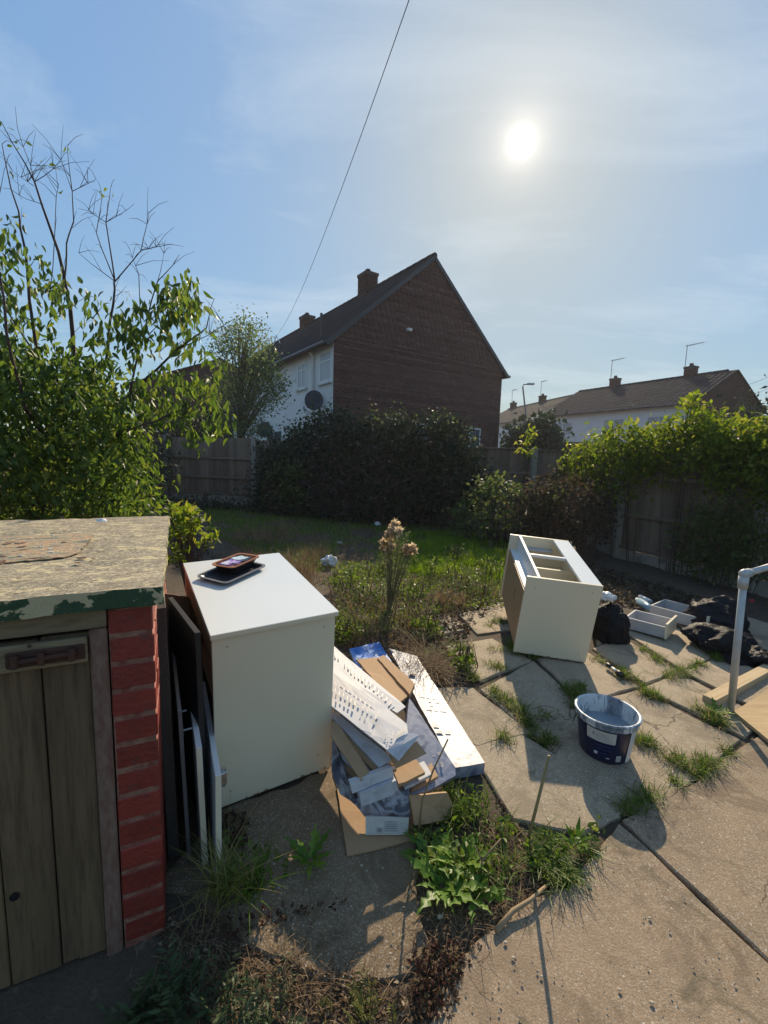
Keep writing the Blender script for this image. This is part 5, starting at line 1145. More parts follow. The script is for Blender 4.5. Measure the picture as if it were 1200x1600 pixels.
leafobj('crown', [clusterleaves(cl, 19, .095, .072, SLIM, .6, .35), clusterleaves(cl[::3], 4, .09, .10, SLIM, .8, .3), clusterleaves(cl2, 8, .05, .082, SLIM, 1.2, .25), clusterleaves([np.array(tp_(*p)) for p in ((2, 190, 3.9), (3, 225, 3.7), (35, 225, 3.9), (69, 258, 3.9), (105, 230, 4.), (15, 270, 3.7), (173, 294, 4.2), (158, 305, 4.3), (100, 300, 3.9), (200, 455, 4.0))], 3, .02, .045)], L_tree, tree)
# --- lime shoots by the bunker
lm = tag(empty('lime_green_shrub', loc=(-1.55, 3.4, float(h(-1.55, 3.4)))), 'small bright lime-green shrub beside the back corner of the bunker lid', 'shrub')
LL = lm.matrix_world.translation; cs = []; m = MB()
for (x, y) in samp([(262, 795), (300, 800), (335, 835), (325, 850), (290, 845), (275, 880), (262, 870)], 46)+[(330, 838), (322, 842), (275, 795)]:
    q = Vector(atY(x, y, random.uniform(3.1, 3.6)))-LL; cs.append(np.array(q)); m.tube([(0, 0, 0), tuple(q*.55+Vector((0, 0, .1))), tuple(q)], .006, .002, 4, False)
m.obj('stems', M_twig, lm); leafobj('foliage', [clusterleaves(cs, 7, .035, .062, OVAL, .1, .5)], L_lime, lm)
# --- slender tree behind the fence
st = tag(empty('slender_tree', loc=(-4.3, 13., .25)), 'slender pale green tree behind the fence in front of the rendered wall', 'tree'); SL_ = st.matrix_world.translation
m = MB(); m.tube([(0, 0, -.3), (.0, 0, 2.2), tuple(Vector(atY(385, 540, 13))-SL_)], .09, .03, 8); cs = []
TP = [(335, 540), (352, 508), (380, 495), (420, 525), (430, 562), (440, 590), (452, 610), (425, 625), (415, 650), (425, 680), (335, 685), (340, 620)]
for (x, y) in samp(TP, 470):
    q = Vector(atY(x, y, random.uniform(11.9, 14.)))-SL_; cs.append(np.array(q))
for q in cs[::6]: m.tube([(0, 0, max(.5, q[2]*.55)), tuple(Vector(q)*.6+Vector((0, 0, q[2]*.3))), tuple(q)], .022, .006, 4, False)
m.obj('trunk', M_bark, st); L_sl = leafmat('small_pale_leaf', ((0., (.05, .085, .03)), (.6, (.09, .13, .045)), (1., (.16, .19, .08))), .45, .45)
leafobj('crown', [clusterleaves(cs, 16, .17, .085, DIA, .2, .3)], L_sl, st)
# --- generic dense bush from px outline
def bush(name, poly, y0, y1, n, per, spread, size, mat, label, cat='bush', tpl=DIA, droop=.1, flat=.45, stems=40, stemmat=M_twig, yfn=None, more=None, stemr=.006):
    xs = [p[0] for p in poly]; ys = [p[1] for p in poly]; cx_ = sum(xs)/len(xs); Yc = (y0+y1)/2 if yfn is None else yfn(cx_); b0 = atY(cx_, max(ys), Yc)
    e = tag(empty(name, loc=(b0[0], Yc, float(h(b0[0], Yc)))), label, cat); T0 = e.matrix_world.translation; cs = []
    for (x, y) in samp(poly, n):
        Y = random.uniform(y0, y1)+(0 if yfn is None else yfn(x)); q = Vector(atY(x, y, Y)); g = float(h(q.x, q.y))
        if q.z < g+.02: q.z = g+.02
        cs.append(np.array(q-T0))
    m = MB()
    for q in random.sample(cs, min(stems, len(cs))):
        b = Vector((q[0]*.7+random.uniform(-.1, .1), q[1]*.7, 0)); m.tube([tuple(b), tuple(b.lerp(Vector(q), .6)+Vector((0, 0, .12))), tuple(q)], stemr, stemr*.4, 4, False)
    m.obj('stems', stemmat, e)['kind'] = 'stuff'; leafobj('foliage', [clusterleaves(cs, per, spread, size, tpl, droop, flat)], mat, e); return e
H1 = [(398, 800), (404, 706), (418, 700), (426, 684), (446, 682), (458, 668), (474, 672), (482, 654), (500, 646), (512, 656), (528, 644), (545, 656), (562, 652), (580, 690), (585, 800)]
H2 = [(560, 800), (560, 660), (580, 654), (596, 664), (612, 650), (632, 656), (640, 668), (662, 658), (684, 654), (700, 668), (716, 664), (726, 690), (744, 700), (742, 724), (756, 740), (745, 790)]
hy = lambda x: 10.1-.0034*(x-262)-.5
L_purp = leafmat('dark_purple_brown_leaf', ((0., (.030, .024, .020)), (.5, (.055, .045, .036)), (1., (.10, .085, .07))), .15, .6, 1.1)
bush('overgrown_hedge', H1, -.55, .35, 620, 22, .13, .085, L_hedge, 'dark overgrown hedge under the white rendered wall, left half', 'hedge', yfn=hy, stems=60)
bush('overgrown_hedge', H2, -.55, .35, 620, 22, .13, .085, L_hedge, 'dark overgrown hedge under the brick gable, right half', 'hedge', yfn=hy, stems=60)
bush('hedge_shoots', [(430, 690), (440, 668), (480, 645), (520, 632), (560, 645), (620, 640), (690, 644), (735, 672), (740, 690), (600, 670), (500, 665)], -.4, .2, 60, 7, .09, .07, L_bram, 'loose leafy shoots sticking out along the top of the hedge', 'shoots', yfn=hy, stems=45)
bush('withered_bramble', [(470, 800), (480, 670), (530, 655), (590, 700), (640, 720), (600, 800)], -.7, -.5, 150, 16, .12, .07, L_purp, 'purplish withered bramble tangled over the front of the dark hedge', 'bramble', yfn=hy, stems=80, stemmat=M_dead)
bush('creeping_plant', [(420, 745), (440, 725), (475, 735), (480, 790), (430, 800)], -.85, -.65, 30, 12, .09, .085, L_bram, 'grey-green leafy weed against the foot of the hedge left part', 'plant', yfn=hy)
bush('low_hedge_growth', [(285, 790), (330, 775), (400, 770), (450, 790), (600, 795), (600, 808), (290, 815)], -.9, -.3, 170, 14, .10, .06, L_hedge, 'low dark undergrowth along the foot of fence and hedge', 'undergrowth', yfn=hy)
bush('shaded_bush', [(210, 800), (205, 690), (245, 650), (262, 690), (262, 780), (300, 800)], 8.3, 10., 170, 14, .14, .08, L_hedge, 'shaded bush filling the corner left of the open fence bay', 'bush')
by = lambda x: 6.9-(x-700)*.003
bush('bramble_bush', [(700, 800), (745, 758), (790, 736), (800, 745), (775, 770), (800, 760), (870, 765), (880, 800), (830, 830), (740, 838), (708, 822)], -.35, .2, 170, 9, .07, .075, L_bram, 'green arching bramble bush in front of the tall pale post', 'bramble', OVAL, yfn=by, stems=70, stemr=.007)
bush('dead_bramble', [(800, 800), (830, 755), (880, 745), (950, 770), (960, 830), (900, 845), (800, 845)], -.3, .4, 260, 14, .10, .06, L_brown, 'brown withered bramble heap behind the fallen cabinet', 'bramble', yfn=lambda x: 6.3-(x-800)*.002, stems=140, stemmat=M_dead)
# --- creeper over right fence
def fy(x):      # depth of the right fence at picture column x
    return float(np.interp(x, [875, 967, 1196, 1400], [8.0, 6.24, 4.68, 3.6]))
ivt = [(878, 725), (890, 705), (915, 688), (960, 676), (1000, 680), (1040, 668), (1080, 658), (1130, 660), (1200, 672), (1300, 680), (1300, 770), (1230, 780), (1195, 775), (1150, 750), (1115, 770), (1085, 725), (1040, 745), (1005, 748), (975, 780), (950, 785), (905, 765), (880, 745)]
bush('creeper', ivt, -.35, .3, 720, 19, .085, .058, L_ivy, 'sunlit green creeper cascading over the right-hand fence', 'creeper', OVAL, .35, .45, 25, yfn=fy)
bush('creeper', [(880, 712), (905, 680), (960, 664), (1000, 668), (1040, 652), (1070, 642), (1110, 638), (1135, 652), (1200, 664), (1300, 670), (1300, 700), (1000, 700), (890, 730)], -.2, .4, 150, 8, .07, .075, L_lime, 'shoots on top of the creeper along the fence, coloured yellow-green for sunlight', 'creeper', OVAL, -.2, .5, 20, yfn=fy)  # sunlight on the creeper top is put into lighter leaf colour
bush('creeper_shoot', [(1068, 640), (1078, 618), (1095, 614), (1100, 640)], -.1, .1, 14, 6, .04, .07, L_lime, 'tall young creeper shoot rising above the dark roofline', 'creeper shoot', OVAL, -.3, .5, 10, yfn=fy)
bush('fence_climber', [(812, 670), (830, 668), (838, 690), (826, 715), (812, 705)], -.1, .05, 14, 6, .05, .085, L_lime, 'pale green climbing shoot on the tall pale fence post', 'climber', OVAL, .1, .5, 6, yfn=lambda x: 8.0)
bush('shaded_shrub', [(1060, 890), (1050, 820), (1090, 790), (1150, 780), (1190, 800), (1195, 900), (1120, 900)], -.5, -.15, 190, 12, .08, .05, L_bram, 'dark leafy shrub in shade at the foot of the right fence', 'shrub', OVAL, yfn=fy, stems=12)
bush('distant_bush', [(1150, 640), (1200, 625), (1300, 620), (1300, 680), (1150, 680)], 12, 14, 80, 14, .3, .16, L_hedge, 'dark distant bush behind the creeper at the right edge', 'bush')
for (x, y, w_, lab) in ((816, 682, 15, 'smaller dark conifer behind the fence beside the garage'), (851, 676, 20, 'larger dark conifer beside the pale far house')):
    bush('conifer', [(x-w_, 700), (x-w_*.8, y), (x, y-w_*1.0), (x+w_*.8, y), (x+w_, 700)], 18.5, 20, 70, 18, .28, .26, L_conif, lab, 'conifer')
bush('distant_bush', [(255, 690), (255, 640), (300, 650), (332, 655), (335, 690)], 11.5, 13, 70, 14, .22, .12, L_hedge, 'dark foliage behind the fence between left tree and slender tree', 'bush')

# --- grass and weeds (stuff)
def gpts(poly, n, dz=0.): return np.array([G(x, y)+np.array([0, 0, dz]) for x, y in samp(poly, n)])
def wpts(poly, n):      # uniform on the ground, polygon in world xy
    P = samp(poly, n); P = np.array(P); return np.column_stack([P, h(P[:, 0], P[:, 1])])
def tuft(P, n, r, hgt, wid, lean, mat=None):
    idx = rng.integers(0, len(P), n); Q = P[idx]+np.column_stack([rng.normal(size=n)*r, rng.normal(size=n)*r, np.zeros(n)]); Q[:, 2] = h(Q[:, 0], Q[:, 1]); return blades(Q, hgt*(.4+.8*rng.random(n)), np.full(n, wid), lean, 4)
LAWN = [(-3.9, 9.4), (-2.5, 6.2), (-1.4, 4.9), (-.8, 4.0), (.3, 4.2), (1.0, 4.0), (1.9, 4.4), (2.5, 5.6), (2.3, 7.3), (.5, 8.4), (-1.5, 8.9)]
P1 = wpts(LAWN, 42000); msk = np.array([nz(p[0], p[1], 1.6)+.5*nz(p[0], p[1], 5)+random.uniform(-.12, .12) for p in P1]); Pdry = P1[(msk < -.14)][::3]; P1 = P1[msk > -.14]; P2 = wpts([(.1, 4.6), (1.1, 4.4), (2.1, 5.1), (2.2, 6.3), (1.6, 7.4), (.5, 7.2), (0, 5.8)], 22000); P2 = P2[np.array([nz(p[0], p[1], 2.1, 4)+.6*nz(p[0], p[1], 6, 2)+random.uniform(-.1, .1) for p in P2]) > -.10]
leafobj('lawn_grass', [blades(P1, .03+.05*rng.random(len(P1)), np.full(len(P1), .006), .8), ], L_grass)
leafobj('sunlit_grass', [blades(P2, .05+.08*rng.random(len(P2)), np.full(len(P2), .007), .7)], leafmat('sun_bright_grass', ((0., (.09, .17, .012)), (.6, (.15, .26, .02)), (1., (.24, .31, .04))), .5, .5)); tag(bpy.data.objects['sunlit_grass'], 'long grass patch behind the thistle, its green brightened for sunlight', 'grass', kind='stuff')  # sunlight on this patch is painted as a brighter blade colour
leafobj('dry_lawn_patches', [blades(Pdry, .04+.09*rng.random(len(Pdry)), np.full(len(Pdry), .004), 1.0)], L_drygr)['kind'] = 'stuff'; tag(bpy.data.objects['dry_lawn_patches'], 'thin dry yellowed patches in the rough lawn', 'dry grass')
tag(bpy.data.objects['lawn_grass'], 'rough green grass over the back garden', 'grass', kind='stuff')
P1 = np.concatenate([wpts(LAWN, 2600), gpts([(520, 900), (560, 880), (700, 860), (790, 900), (790, 950), (700, 960), (600, 1000), (530, 1000)], 7500), gpts([(524, 965), (560, 975), (560, 1005), (527, 1010)], 900), np.repeat(gpts([(655, 1270), (700, 1215), (740, 1240), (790, 1300), (800, 1370), (740, 1420), (680, 1400), (645, 1330)], 34), 17, 0)+rng.normal(size=(578, 3))*[.022, .022, 0], gpts([(340, 1310), (400, 1330), (470, 1370), (330, 1420)], 100), gpts([(820, 1330), (930, 1290), (945, 1320), (880, 1380), (830, 1390)], 170)])
n = len(P1); D = rng.normal(size=(n, 3)); D[:, 2] = np.abs(D[:, 2])*.7+.1; P1[:, 2] += rng.random(n)**2*.05+.01
Pg = gpts([(655, 1270), (700, 1215), (740, 1240), (790, 1300), (800, 1370), (740, 1420), (680, 1400), (645, 1330)], 60)
leafobj('weeds', [leaves(P1, D, .010+.026*rng.random(n)**1.5, OVAL, .55), tuft(Pg[:22], 520, .02, .085, .0035, .9), tuft(gpts([(825, 1330), (930, 1290), (945, 1318), (880, 1385), (835, 1390)], 12), 620, .016, .065, .0035, 1.2)], L_weed); tag(bpy.data.objects['weeds'], 'low broad-leaved weeds between lawn and paving', 'weeds', kind='stuff')
# dry grass
Pd = gpts([(350, 880), (360, 840), (480, 830), (510, 850), (500, 900), (470, 920), (450, 880)], 70); Pd2 = gpts([(530, 1010), (520, 920), (620, 900), (760, 900), (770, 940), (650, 990), (640, 1050), (560, 1040)], 90)
Pd3 = gpts([(640, 1000), (700, 1050), (690, 1080), (640, 1060)], 22)
leafobj('dry_grass', [tuft(Pd, 1700, .06, .17, .0035, .7), tuft(Pd2, 1900, .07, .15, .0035, 1.0), tuft(Pd3, 900, .05, .12, .004, 1.4), tuft(gpts([(300, 1400), (480, 1420), (560, 1500), (420, 1580), (260, 1560)], 60), 420, .03, .035, .0016, 1.8)], L_drygr)
tag(bpy.data.objects['dry_grass'], 'dry brown grass tufts and matted stalks', 'dry grass', kind='stuff')
# joints
J = [((700, 1000), (838, 1030), 9), ((838, 1030), (910, 1100), 16), ((748, 1070), (866, 1150), 22), ((850, 1150), (868, 1182), 8), ((760, 1165), (840, 1140), 8), ((820, 1130), (912, 1102), 16), ((1000, 1160), (1090, 1214), 22), ((922, 1026), (1000, 1072), 22), ((1000, 1074), (1070, 1052), 20), ((1070, 1052), (1125, 1028), 16), ((1000, 1080), (1060, 1108), 14), ((1090, 1108), (1150, 1152), 22),
     ((960, 1278), (1060, 1225), 16), ((1095, 1205), (1190, 1150), 18), ((975, 998), (1030, 1034), 12), ((800, 1012), (850, 1032), 16), ((650, 1000), (800, 970), 24), ((690, 1010), (745, 1066), 8), ((640, 1030), (745, 1010), 18), ((740, 1040), (800, 1050), 8), ((1040, 968), (1060, 975), 6), ((905, 1078), (930, 1090), 6), ((1030, 1240), (1060, 1225), 4), ((560, 985), (640, 960), 10), ((1090, 1215), (1105, 1205), 5)]
pts = []
for a, b, n_ in J:
    cs_ = [random.random() for _ in range(max(2, n_//5))]
    for k in range(int(n_*.8)):
        t_ = min(1, max(0, random.choice(cs_)+random.gauss(0, .07))); pts.append(G(a[0]+(b[0]-a[0])*t_+random.gauss(0, 2.5), a[1]+(b[1]-a[1])*t_+random.gauss(0, 2.5)))
pts = np.array(pts)
leafobj('joint_grass', [tuft(pts, 5500, .018, .048, .0036, 1.3), tuft(pts, 1800, .014, .075, .003, 1.0)], L_grass); tag(bpy.data.objects['joint_grass'], 'grass growing in the joints of the paving', 'grass', kind='stuff')
Pj = pts[rng.integers(0, len(pts), 5200)]+np.column_stack([rng.normal(size=5200)*.03, rng.normal(size=5200)*.03, rng.random(5200)*.006]); Pj[:, 2] = h(Pj[:, 0], Pj[:, 1])+.004+rng.random(5200)*.006; Dj = rng.normal(size=(5200, 3))*[1, 1, .3]
leafobj('joint_moss', [leaves(Pj, Dj, .006+.010*rng.random(5200), DIA, .8)], leafmat('moss_and_debris', ((0., (.04, .05, .015)), (.5, (.07, .075, .03)), (.8, (.10, .07, .04)), (1., (.2, .15, .09))), .1, .9, 1, .1)); tag(bpy.data.objects['joint_moss'], 'moss, small leaves and crumbs in the paving joints', 'moss', kind='stuff')
Pk = np.concatenate([gpts([(770, 1240), (810, 1290), (830, 1340), (820, 1400), (740, 1480), (660, 1520), (650, 1600), (700, 1600), (760, 1450), (840, 1390), (800, 1290)], 2600), gpts([(655, 1270), (700, 1215), (740, 1240), (790, 1300), (800, 1370), (740, 1420), (680, 1400), (645, 1330)], 1500), gpts([(250, 1420), (420, 1500), (640, 1540), (650, 1600), (240, 1600)], 2200)])
Dk = rng.normal(size=(len(Pk), 3))*[1, 1, .3]; Pk[:, 2] += .004+.006*rng.random(len(Pk)); leafobj('soil_debris', [leaves(Pk, Dk, .006+.014*rng.random(len(Pk))**2, DIA, .7)], leafmat('earthy_debris', ((0., (.05, .035, .022)), (.5, (.09, .062, .038)), (.85, (.15, .10, .06)), (1., (.30, .24, .16))), .1, .9, 1, .1)); tag(bpy.data.objects['soil_debris'], 'crumbs, bits of bark and dead leaf on the bare soil', 'soil debris', kind='stuff')
leafobj('joint_straw', [tuft(pts, 1800, .03, .045, .003, 1.6), tuft(gpts([(660, 1380), (800, 1320), (880, 1390), (800, 1440), (700, 1500), (650, 1480)], 40), 800, .04, .04, .002, 1.8), tuft(gpts([(260, 1440), (500, 1500), (640, 1540), (640, 1600), (250, 1600)], 50), 450, .05, .035, .0016, 1.8)], L_straw); tag(bpy.data.objects['joint_straw'], 'dead straw lying along the paving joints', 'straw', kind='stuff')
# reddish weeds near bottom centre and foot of cabinet
Pr = np.concatenate([gpts([(650, 1600), (640, 1500), (680, 1470), (730, 1480), (700, 1600)], 420), gpts([(345, 1275), (390, 1275), (385, 1330), (350, 1330)], 260), gpts([(560, 1410), (340, 1480), (320, 1440)], 150)])
n = len(Pr); D = rng.normal(size=(n, 3)); D[:, 2] = np.abs(D[:, 2]); Pr[:, 2] += rng.random(n)*.025
leafobj('red_weeds', [leaves(Pr, D, .008+.014*rng.random(n), DIA, .4)], L_purple); tag(bpy.data.objects['red_weeds'], 'reddish creeping weeds at the edges of the concrete', 'weeds', kind='stuff')
# dead leaves/soil litter near fence
Pl = np.concatenate([wpts([(1.9, 3.9), (3.4, 3.9), (2.9, 5.3), (2.5, 6.0), (1.6, 5.0)], 2600), gpts([(640, 940), (790, 930), (640, 1080), (560, 1040)], 900), wpts([(-4.2, 8.9), (-2.0, 5.0), (-1.2, 4.2), (-3, 4.4)], 1500)])
n = len(Pl); D = rng.normal(size=(n, 3))*[1, 1, .4]; leafobj('leaf_litter', [leaves(Pl+[0, 0, .012], D, .025+.03*rng.random(n), OVAL, .5)], L_brown); tag(bpy.data.objects['leaf_litter'], 'dead leaves on the soil by the fences', 'leaf litter', kind='stuff')

for k, (x, y, w_, hh_, mt, tp_l) in enumerate(((548, 1000, 24, 22, 'w', 'leafy green weed clump beside the cabinet edge'), (540, 925, 30, 34, 'w', 'reddish-green weed clump just beyond the worktop corner'), (575, 945, 26, 26, 'b', 'olive weed clump left of the thistle'), (648, 935, 30, 26, 'w', 'low weed clump right of the thistle base'),
        (690, 905, 36, 34, 'w', 'bushy weed clump in the sunlit grass'), (735, 930, 34, 30, 'b', 'dusty olive weed clump before the fallen cabinet'), (765, 900, 26, 30, 'w', 'bright weed clump left of the fallen cabinet'), (715, 875, 24, 22, 'b', 'dark weed clump in the middle of the bright grass'), (660, 985, 26, 14, 'w', 'small weed clump between broken slabs'), (600, 900, 30, 22, 'b', 'grey-green weed clump behind the thistle'), (470, 905, 26, 18, 'd', 'rusty dry clump by the white bag'), (395, 850, 36, 34, 'd', 'tall rusty dry tuft left of the lawn'), (440, 835, 30, 20, 'd', 'low rusty dry tuft at the shaded lawn edge'), (720, 1040, 18, 14, 'w', 'small weed on the slab joint'), (700, 950, 30, 18, 'd', 'matted dry clump of stalks near the slabs'))):
    q0 = G(x, y); m_ = {'w': L_weed, 'b': L_bram, 'd': L_drygr}[mt]; q0Y = q0[1]
    bush('weed_clump', [(x-w_, y), (x-w_*.8, y-hh_*.6), (x-w_*.2, y-hh_), (x+w_*.5, y-hh_*.85), (x+w_, y-hh_*.3), (x+w_, y)], -.12, .12, 26, 9 if mt != 'd' else 8, .03, .032 if mt != 'd' else .05, m_, tp_l, 'weed', OVAL if mt != 'd' else LONG, -.15 if mt != 'd' else -1.2, .4, 14, M_dry if mt == 'd' else M_twig, yfn=lambda xx, Y_=q0Y: Y_, stemr=.003)
# --- single plants
NR = 7
def lobed():
    T = [(0, 0, 0)]; Fc = []; seg = 7
    for i in range(1, seg+1):
        t_ = i/seg; wv = .17*math.sin(t_*math.pi*.85+.25)*(1.1 if i % 2 else .33); T += [(-wv, t_-.03*(i % 2), .03), (0, t_, 0), (wv, t_-.03*(i % 2), .03)]
    T.append((0, 1.08, -.03))
    for i in range(seg):
        a = 1+i*3
        if i == 0: Fc += [(0, 2, 1), (0, 3, 2)]
        else: b = a-3; Fc += [(b, b+1, a+1), (b, a+1, a), (b+1, b+2, a+2), (b+1, a+2, a+1)]
    a = 1+(seg-1)*3; Fc += [(a, a+1, len(T)-1), (a+1, a+2, len(T)-1)]
    T = np.array(T, float); T[:, 2] += -.14*(T[:, 1]**2); return T, np.array(Fc)
LOB = lobed()
def rosette(px_, py_, nl, size, mat, label, tpl=LOB, up=.7, name='dandelion_plant', cat='weed', width=1.):
    q = G(px_, py_); e = tag(empty(name, loc=q), label, cat)
    a = np.arange(nl)*2.4+rng.random(nl)*.5; ups = up*(.35+rng.random(nl)*1.1); D = np.stack([np.cos(a), np.sin(a), ups], 1)
    leafobj('leaves', [leaves(np.zeros((nl, 3))+[0, 0, .018 if mat is L_dand else .005]+np.stack([np.cos(a), np.sin(a), 0*a], 1)*.008, D, size*(.6+.5*rng.random(nl)), tpl, 1.0, width)], mat, e); return e
rosette(485, 1352, 13, .095, L_dand, 'broad-leaved rosette weed on concrete in front of the cream cabinet', up=.8)
rosette(690, 1392, 16, .125, L_dand, 'large bright dandelion rosette right of the cardboard pile', up=.45)
rosette(722, 1350, 13, .11, L_dand, 'dandelion behind the large rosette, in the middle of the weed patch', up=.5)
rosette(675, 1345, 11, .10, L_dand, 'dandelion nearest the brown cardboard sheet', up=.5)
rosette(738, 1410, 10, .10, L_dand, 'dandelion at the front edge of the weed patch', up=.45)
rosette(1120, 1118, 16, .08, L_dand, 'leafy green weed at the corner of the timber batten', up=.7)
rosette(898, 1328, 12, .08, L_dand, 'bushy grass-leaved weed at the corner of the concrete slab', tpl=LONG, up=1.1, width=1.3)
rosette(862, 1362, 10, .07, L_weed, 'bushy low weed beside the thick broken stick', tpl=LONG, up=.9, width=1.3)
rosette(845, 1322, 20, .07, L_weed, 'small weed tuft next to the foot of the cane', tpl=LONG, up=1., width=1.3)
L_yel = leafmat('yellow_green_weed', ((0., (.07, .08, .02)), (.6, (.12, .13, .03)), (1., (.18, .17, .05))), .4, .5)
L_grn2 = leafmat('grey_green_weed', ((0., (.03, .055, .02)), (.6, (.055, .085, .035)), (1., (.09, .12, .055))), .35, .5)
for (x, y, n_, s_, mt, lab) in ((575, 1585, 150, .075, L_yel, 'yellowish feathery weed at the bottom edge, right of centre-left'), (430, 1600, 110, .09, L_grn2, 'grey-green weed at the bottom edge left of the yellowish one'), (395, 1560, 80, .06, L_grn2, 'small grey-green weed just above the bottom edge weed'),
                               (285, 1580, 170, .13, L_grn2, 'large dark shaded weed at the foot of the brick pillar'), (215, 1600, 170, .13, L_grn2, 'dark shaded weed in front of the bunker door'), (330, 1620, 120, .12, L_grn2, 'dark weed at the bottom edge between bunker and grey-green weed'), (500, 1590, 60, .04, L_yel, 'smallest yellow-green sprig on the bottom edge')):
    q = G(x, y); e = tag(empty('feathery_weed', loc=q), lab, 'weed'); m = MB(); P_ = []; D_ = []
    for k in range(max(7, n_//9)):
        a = random.random()*6.283; L = s_*random.uniform(.5, 1.3); el = random.uniform(.5, 1.4); d_ = Vector((math.cos(a)*math.cos(el), math.sin(a)*math.cos(el), math.sin(el))); b0 = Vector((random.gauss(0, s_*.25), random.gauss(0, s_*.2), 0))
        m.tube([tuple(b0), tuple(b0+d_*L*.5), tuple(b0+d_*L+Vector((0, 0, -L*.12)))], .0016, .0008, 4, False)
        for i_ in range(16):
            t_ = .12+.88*i_/15; P_.append(tuple(b0+d_*L*t_)); sd_ = d_.cross(Vector((0, 0, 1))).normalized()*(1 if i_ % 2 else -1); D_.append(tuple(d_*.8+sd_+Vector((0, 0, random.uniform(-.3, .4)))))
    m.obj('stems', M_twig, e)['kind'] = 'stuff'; P_ = np.array(P_); leafobj('leaves', [leaves(P_, np.array(D_), s_*.2*(.6+.7*rng.random(len(P_))), LONG, .7, 1.8)], mt, e)
# long grass clump by the doors
q = G(352, 1400); gc = tag(empty('grass_clump', loc=q), 'long yellowing grass clump below the white cupboard doors', 'grass clump')
Pq = np.array([[rng.normal()*.025, rng.normal()*.02, 0] for _ in range(90)]); leafobj('blades', [blades(Pq, .10+.12*rng.random(90), np.full(90, .0045), 1.0, 5)], leafmat('yellowing_grass', ((0., (.10, .13, .03)), (.6, (.20, .20, .06)), (1., (.36, .28, .12))), .4, .6), gc)
q = G(395, 1395); gc = tag(empty('grass_clump', loc=q), 'green grass clump left of the broad-leaved rosette', 'grass clump')
Pq = np.array([[rng.normal()*.02, rng.normal()*.02, 0] for _ in range(50)]); leafobj('blades', [blades(Pq, .08+.09*rng.random(50), np.full(50, .006), 1.0, 5)], L_grass, gc)
# thistle / fleabane with seed heads
q = G(608, 962); th = tag(empty('thistle_plant', loc=q), 'tall going-to-seed thistle with fluffy tan heads on the lawn edge', 'thistle'); T0 = Vector(q); Y0 = q[1]
heads = [(618, 822, 9), (612, 830, 7), (623, 832, 7), (606, 836, 6), (608, 838, 7), (600, 850, 8), (606, 862, 7), (598, 858, 6), (612, 856, 7), (636, 858, 7), (645, 858, 7), (640, 864, 8), (634, 866, 6), (648, 864, 5), (610, 848, 6)]
m = MB(); hd = []
sp_ = []
for (x, y, s_) in heads:
    p = Vector(atY(x, y, Y0+random.uniform(-.06, .06)))-T0; mid = Vector((p.x*.5+random.uniform(-.01, .01), p.y*.4, p.z*.6)); m.tube([(random.uniform(-.02, .02), 0, 0), tuple(mid), tuple(p)], .0045, .003, 5); hd.append((p, s_)); sp_ += [np.array(mid.lerp(p, t_)) for t_ in (.0, .15, .3, .45, .6, .75, .9)]+[np.array(mid*t_) for t_ in (.5, .7, .85)]
for (x, y) in ((627, 826), (638, 832), (632, 845), (625, 852)):
    p = Vector(atY(x, y, Y0))-T0; mid = Vector((p.x*.5, p.y*.4, p.z*.6)); m.tube([(0, 0, 0), tuple(mid), tuple(p)], .004, .002, 5); sp_ += [np.array(mid.lerp(p, t_)) for t_ in (.1, .3, .5, .6, .7, .8, .9, 1)]
m.obj('stems', pm('green_brown_stem', (.14, .13, .06), (.20, .14, .07), 9, .8, .2), th)
leafobj('leaves', [clusterleaves(sp_, 5, .012, .042, LONG, -.5, .3)], leafmat('thistle_leaf', ((0., (.07, .10, .045)), (.6, (.12, .15, .07)), (1., (.20, .2, .1))), .4, .6), th)
L_fluff = leafmat('tan_seed_fluff', ((0., (.45, .36, .22)), (.6, (.62, .51, .33)), (1., (.78, .68, .48))), .5, .9, 1.2)
for p, s_ in hd:
    k = 90; D = rng.normal(size=(k, 3)); D[:, 2] = D[:, 2]*.8+.35; e = leafobj('seed_head', [leaves(rng.normal(size=(k, 3))*.006+[0, 0, .01], D, np.full(k, .0050*s_)*(.7+.5*rng.random(k)), DIA, .2)], L_fluff, th); e.location = p
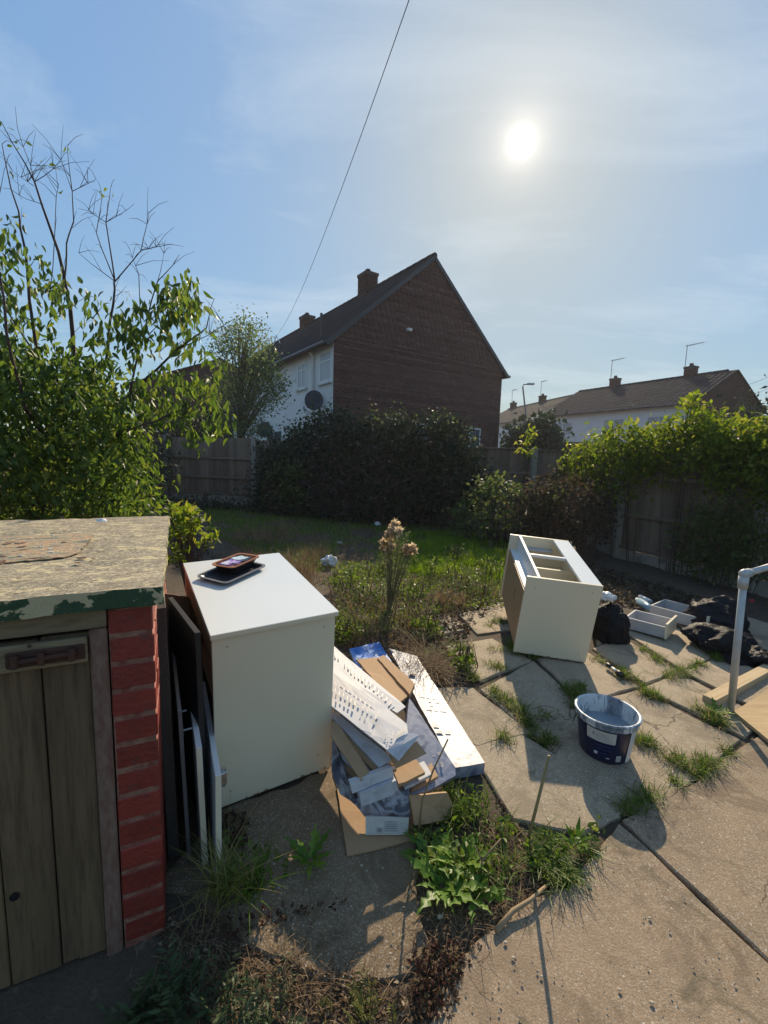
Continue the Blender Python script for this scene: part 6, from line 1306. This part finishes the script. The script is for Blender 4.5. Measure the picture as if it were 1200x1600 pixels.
# dry stalk and brown dock in front
for (x0, y0, x1, y1, lab) in ((610, 985, 622, 925, 'rust-brown dead stalk right under the thistle'), (560, 1010, 545, 940, 'dead stalk between cabinet and thistle'), (680, 960, 725, 900, 'leaning dead stalk right of the thistle'), (520, 960, 512, 900, 'dead stalk beside the worktop corner')):
    a = G(x0, y0); t_ = atY(x1, y1, a[1]); e = tag(empty('dead_stalk', loc=a), lab, 'dead stalk'); v_ = Vector(t_-a); MB().tube([(0, 0, 0), tuple(v_*.5+Vector((.01, 0, 0))), tuple(v_)], .005, .002, 5).obj('stem', M_dead, e)
    k = 60; tt = rng.random(k)[:, None]; leafobj('seed_husks', kind='stuff', parts=[leaves(np.array(v_)[None]*(.3+.7*tt)+rng.normal(size=(k, 3))*.012, rng.normal(size=(k, 3)), np.full(k, .016), DIA, .3)], mat=L_drygr, parent=e)
# scattered dead twigs across the lawn edge
m = MB()
for (x, y) in samp([(620, 1060), (560, 1000), (640, 930), (760, 900), (790, 940), (720, 1000), (700, 1070)], 130):
    q = G(x, y, .01); a0 = random.random()*6.28; L = random.uniform(.05, .2); m.tube([tuple(q), (q[0]+math.cos(a0)*L*.5, q[1]+math.sin(a0)*L*.5, q[2]+random.uniform(.01, .05)), (q[0]+math.cos(a0)*L, q[1]+math.sin(a0)*L, q[2]+random.uniform(0, .03))], .0025, .0012, 4, False)
o = m.obj('dead_twigs', M_dead); tag(o, 'dead twigs matted on the soil between weeds and slabs', 'twigs', kind='stuff')
m = MB()
for k in range(70):
    s = random.uniform(2.6, 7.6); p = PA(s); x = p[0]-.5+random.uniform(-.2, .1); y = p[1]-.75+random.uniform(-.2, .2); a0 = random.uniform(-1.4, 1.4); L = random.uniform(.5, 1.4); z = float(h(x, y))
    m.tube([(x, y, z), (x+.3*L*math.sin(a0), y, z+L*.7), (x+.7*L*math.sin(a0), y-.1, z+L), (x+1.0*L*math.sin(a0), y-.15, z+L*.85)], .005, .002, 4, False)
o = m.obj('bare_brambles', M_dead); tag(o, 'bare bramble stems arching over the front of the hedge', 'brambles', kind='stuff')
print('tris', sum(len(o.data.polygons) for o in bpy.data.objects if o.type == 'MESH'), 'objs', len(bpy.data.objects))

if HAZE > 0:
    hm = bpy.data.materials.new('thin_haze'); hm.use_nodes = True; t = hm.node_tree; t.nodes.clear(); ho = N(t, 'ShaderNodeOutputMaterial')
    pv = N(t, 'ShaderNodeVolumePrincipled', i_Density=HAZE, i_Anisotropy=.35); pv.inputs['Color'].default_value = (.90, .90, 1.0, 1); t.links.new(pv.outputs[0], ho.inputs['Volume'])
    hb2 = MB().box((-450, -80, -3), (450, 950, 14)).obj('haze', hm); hb2['kind'] = 'stuff'
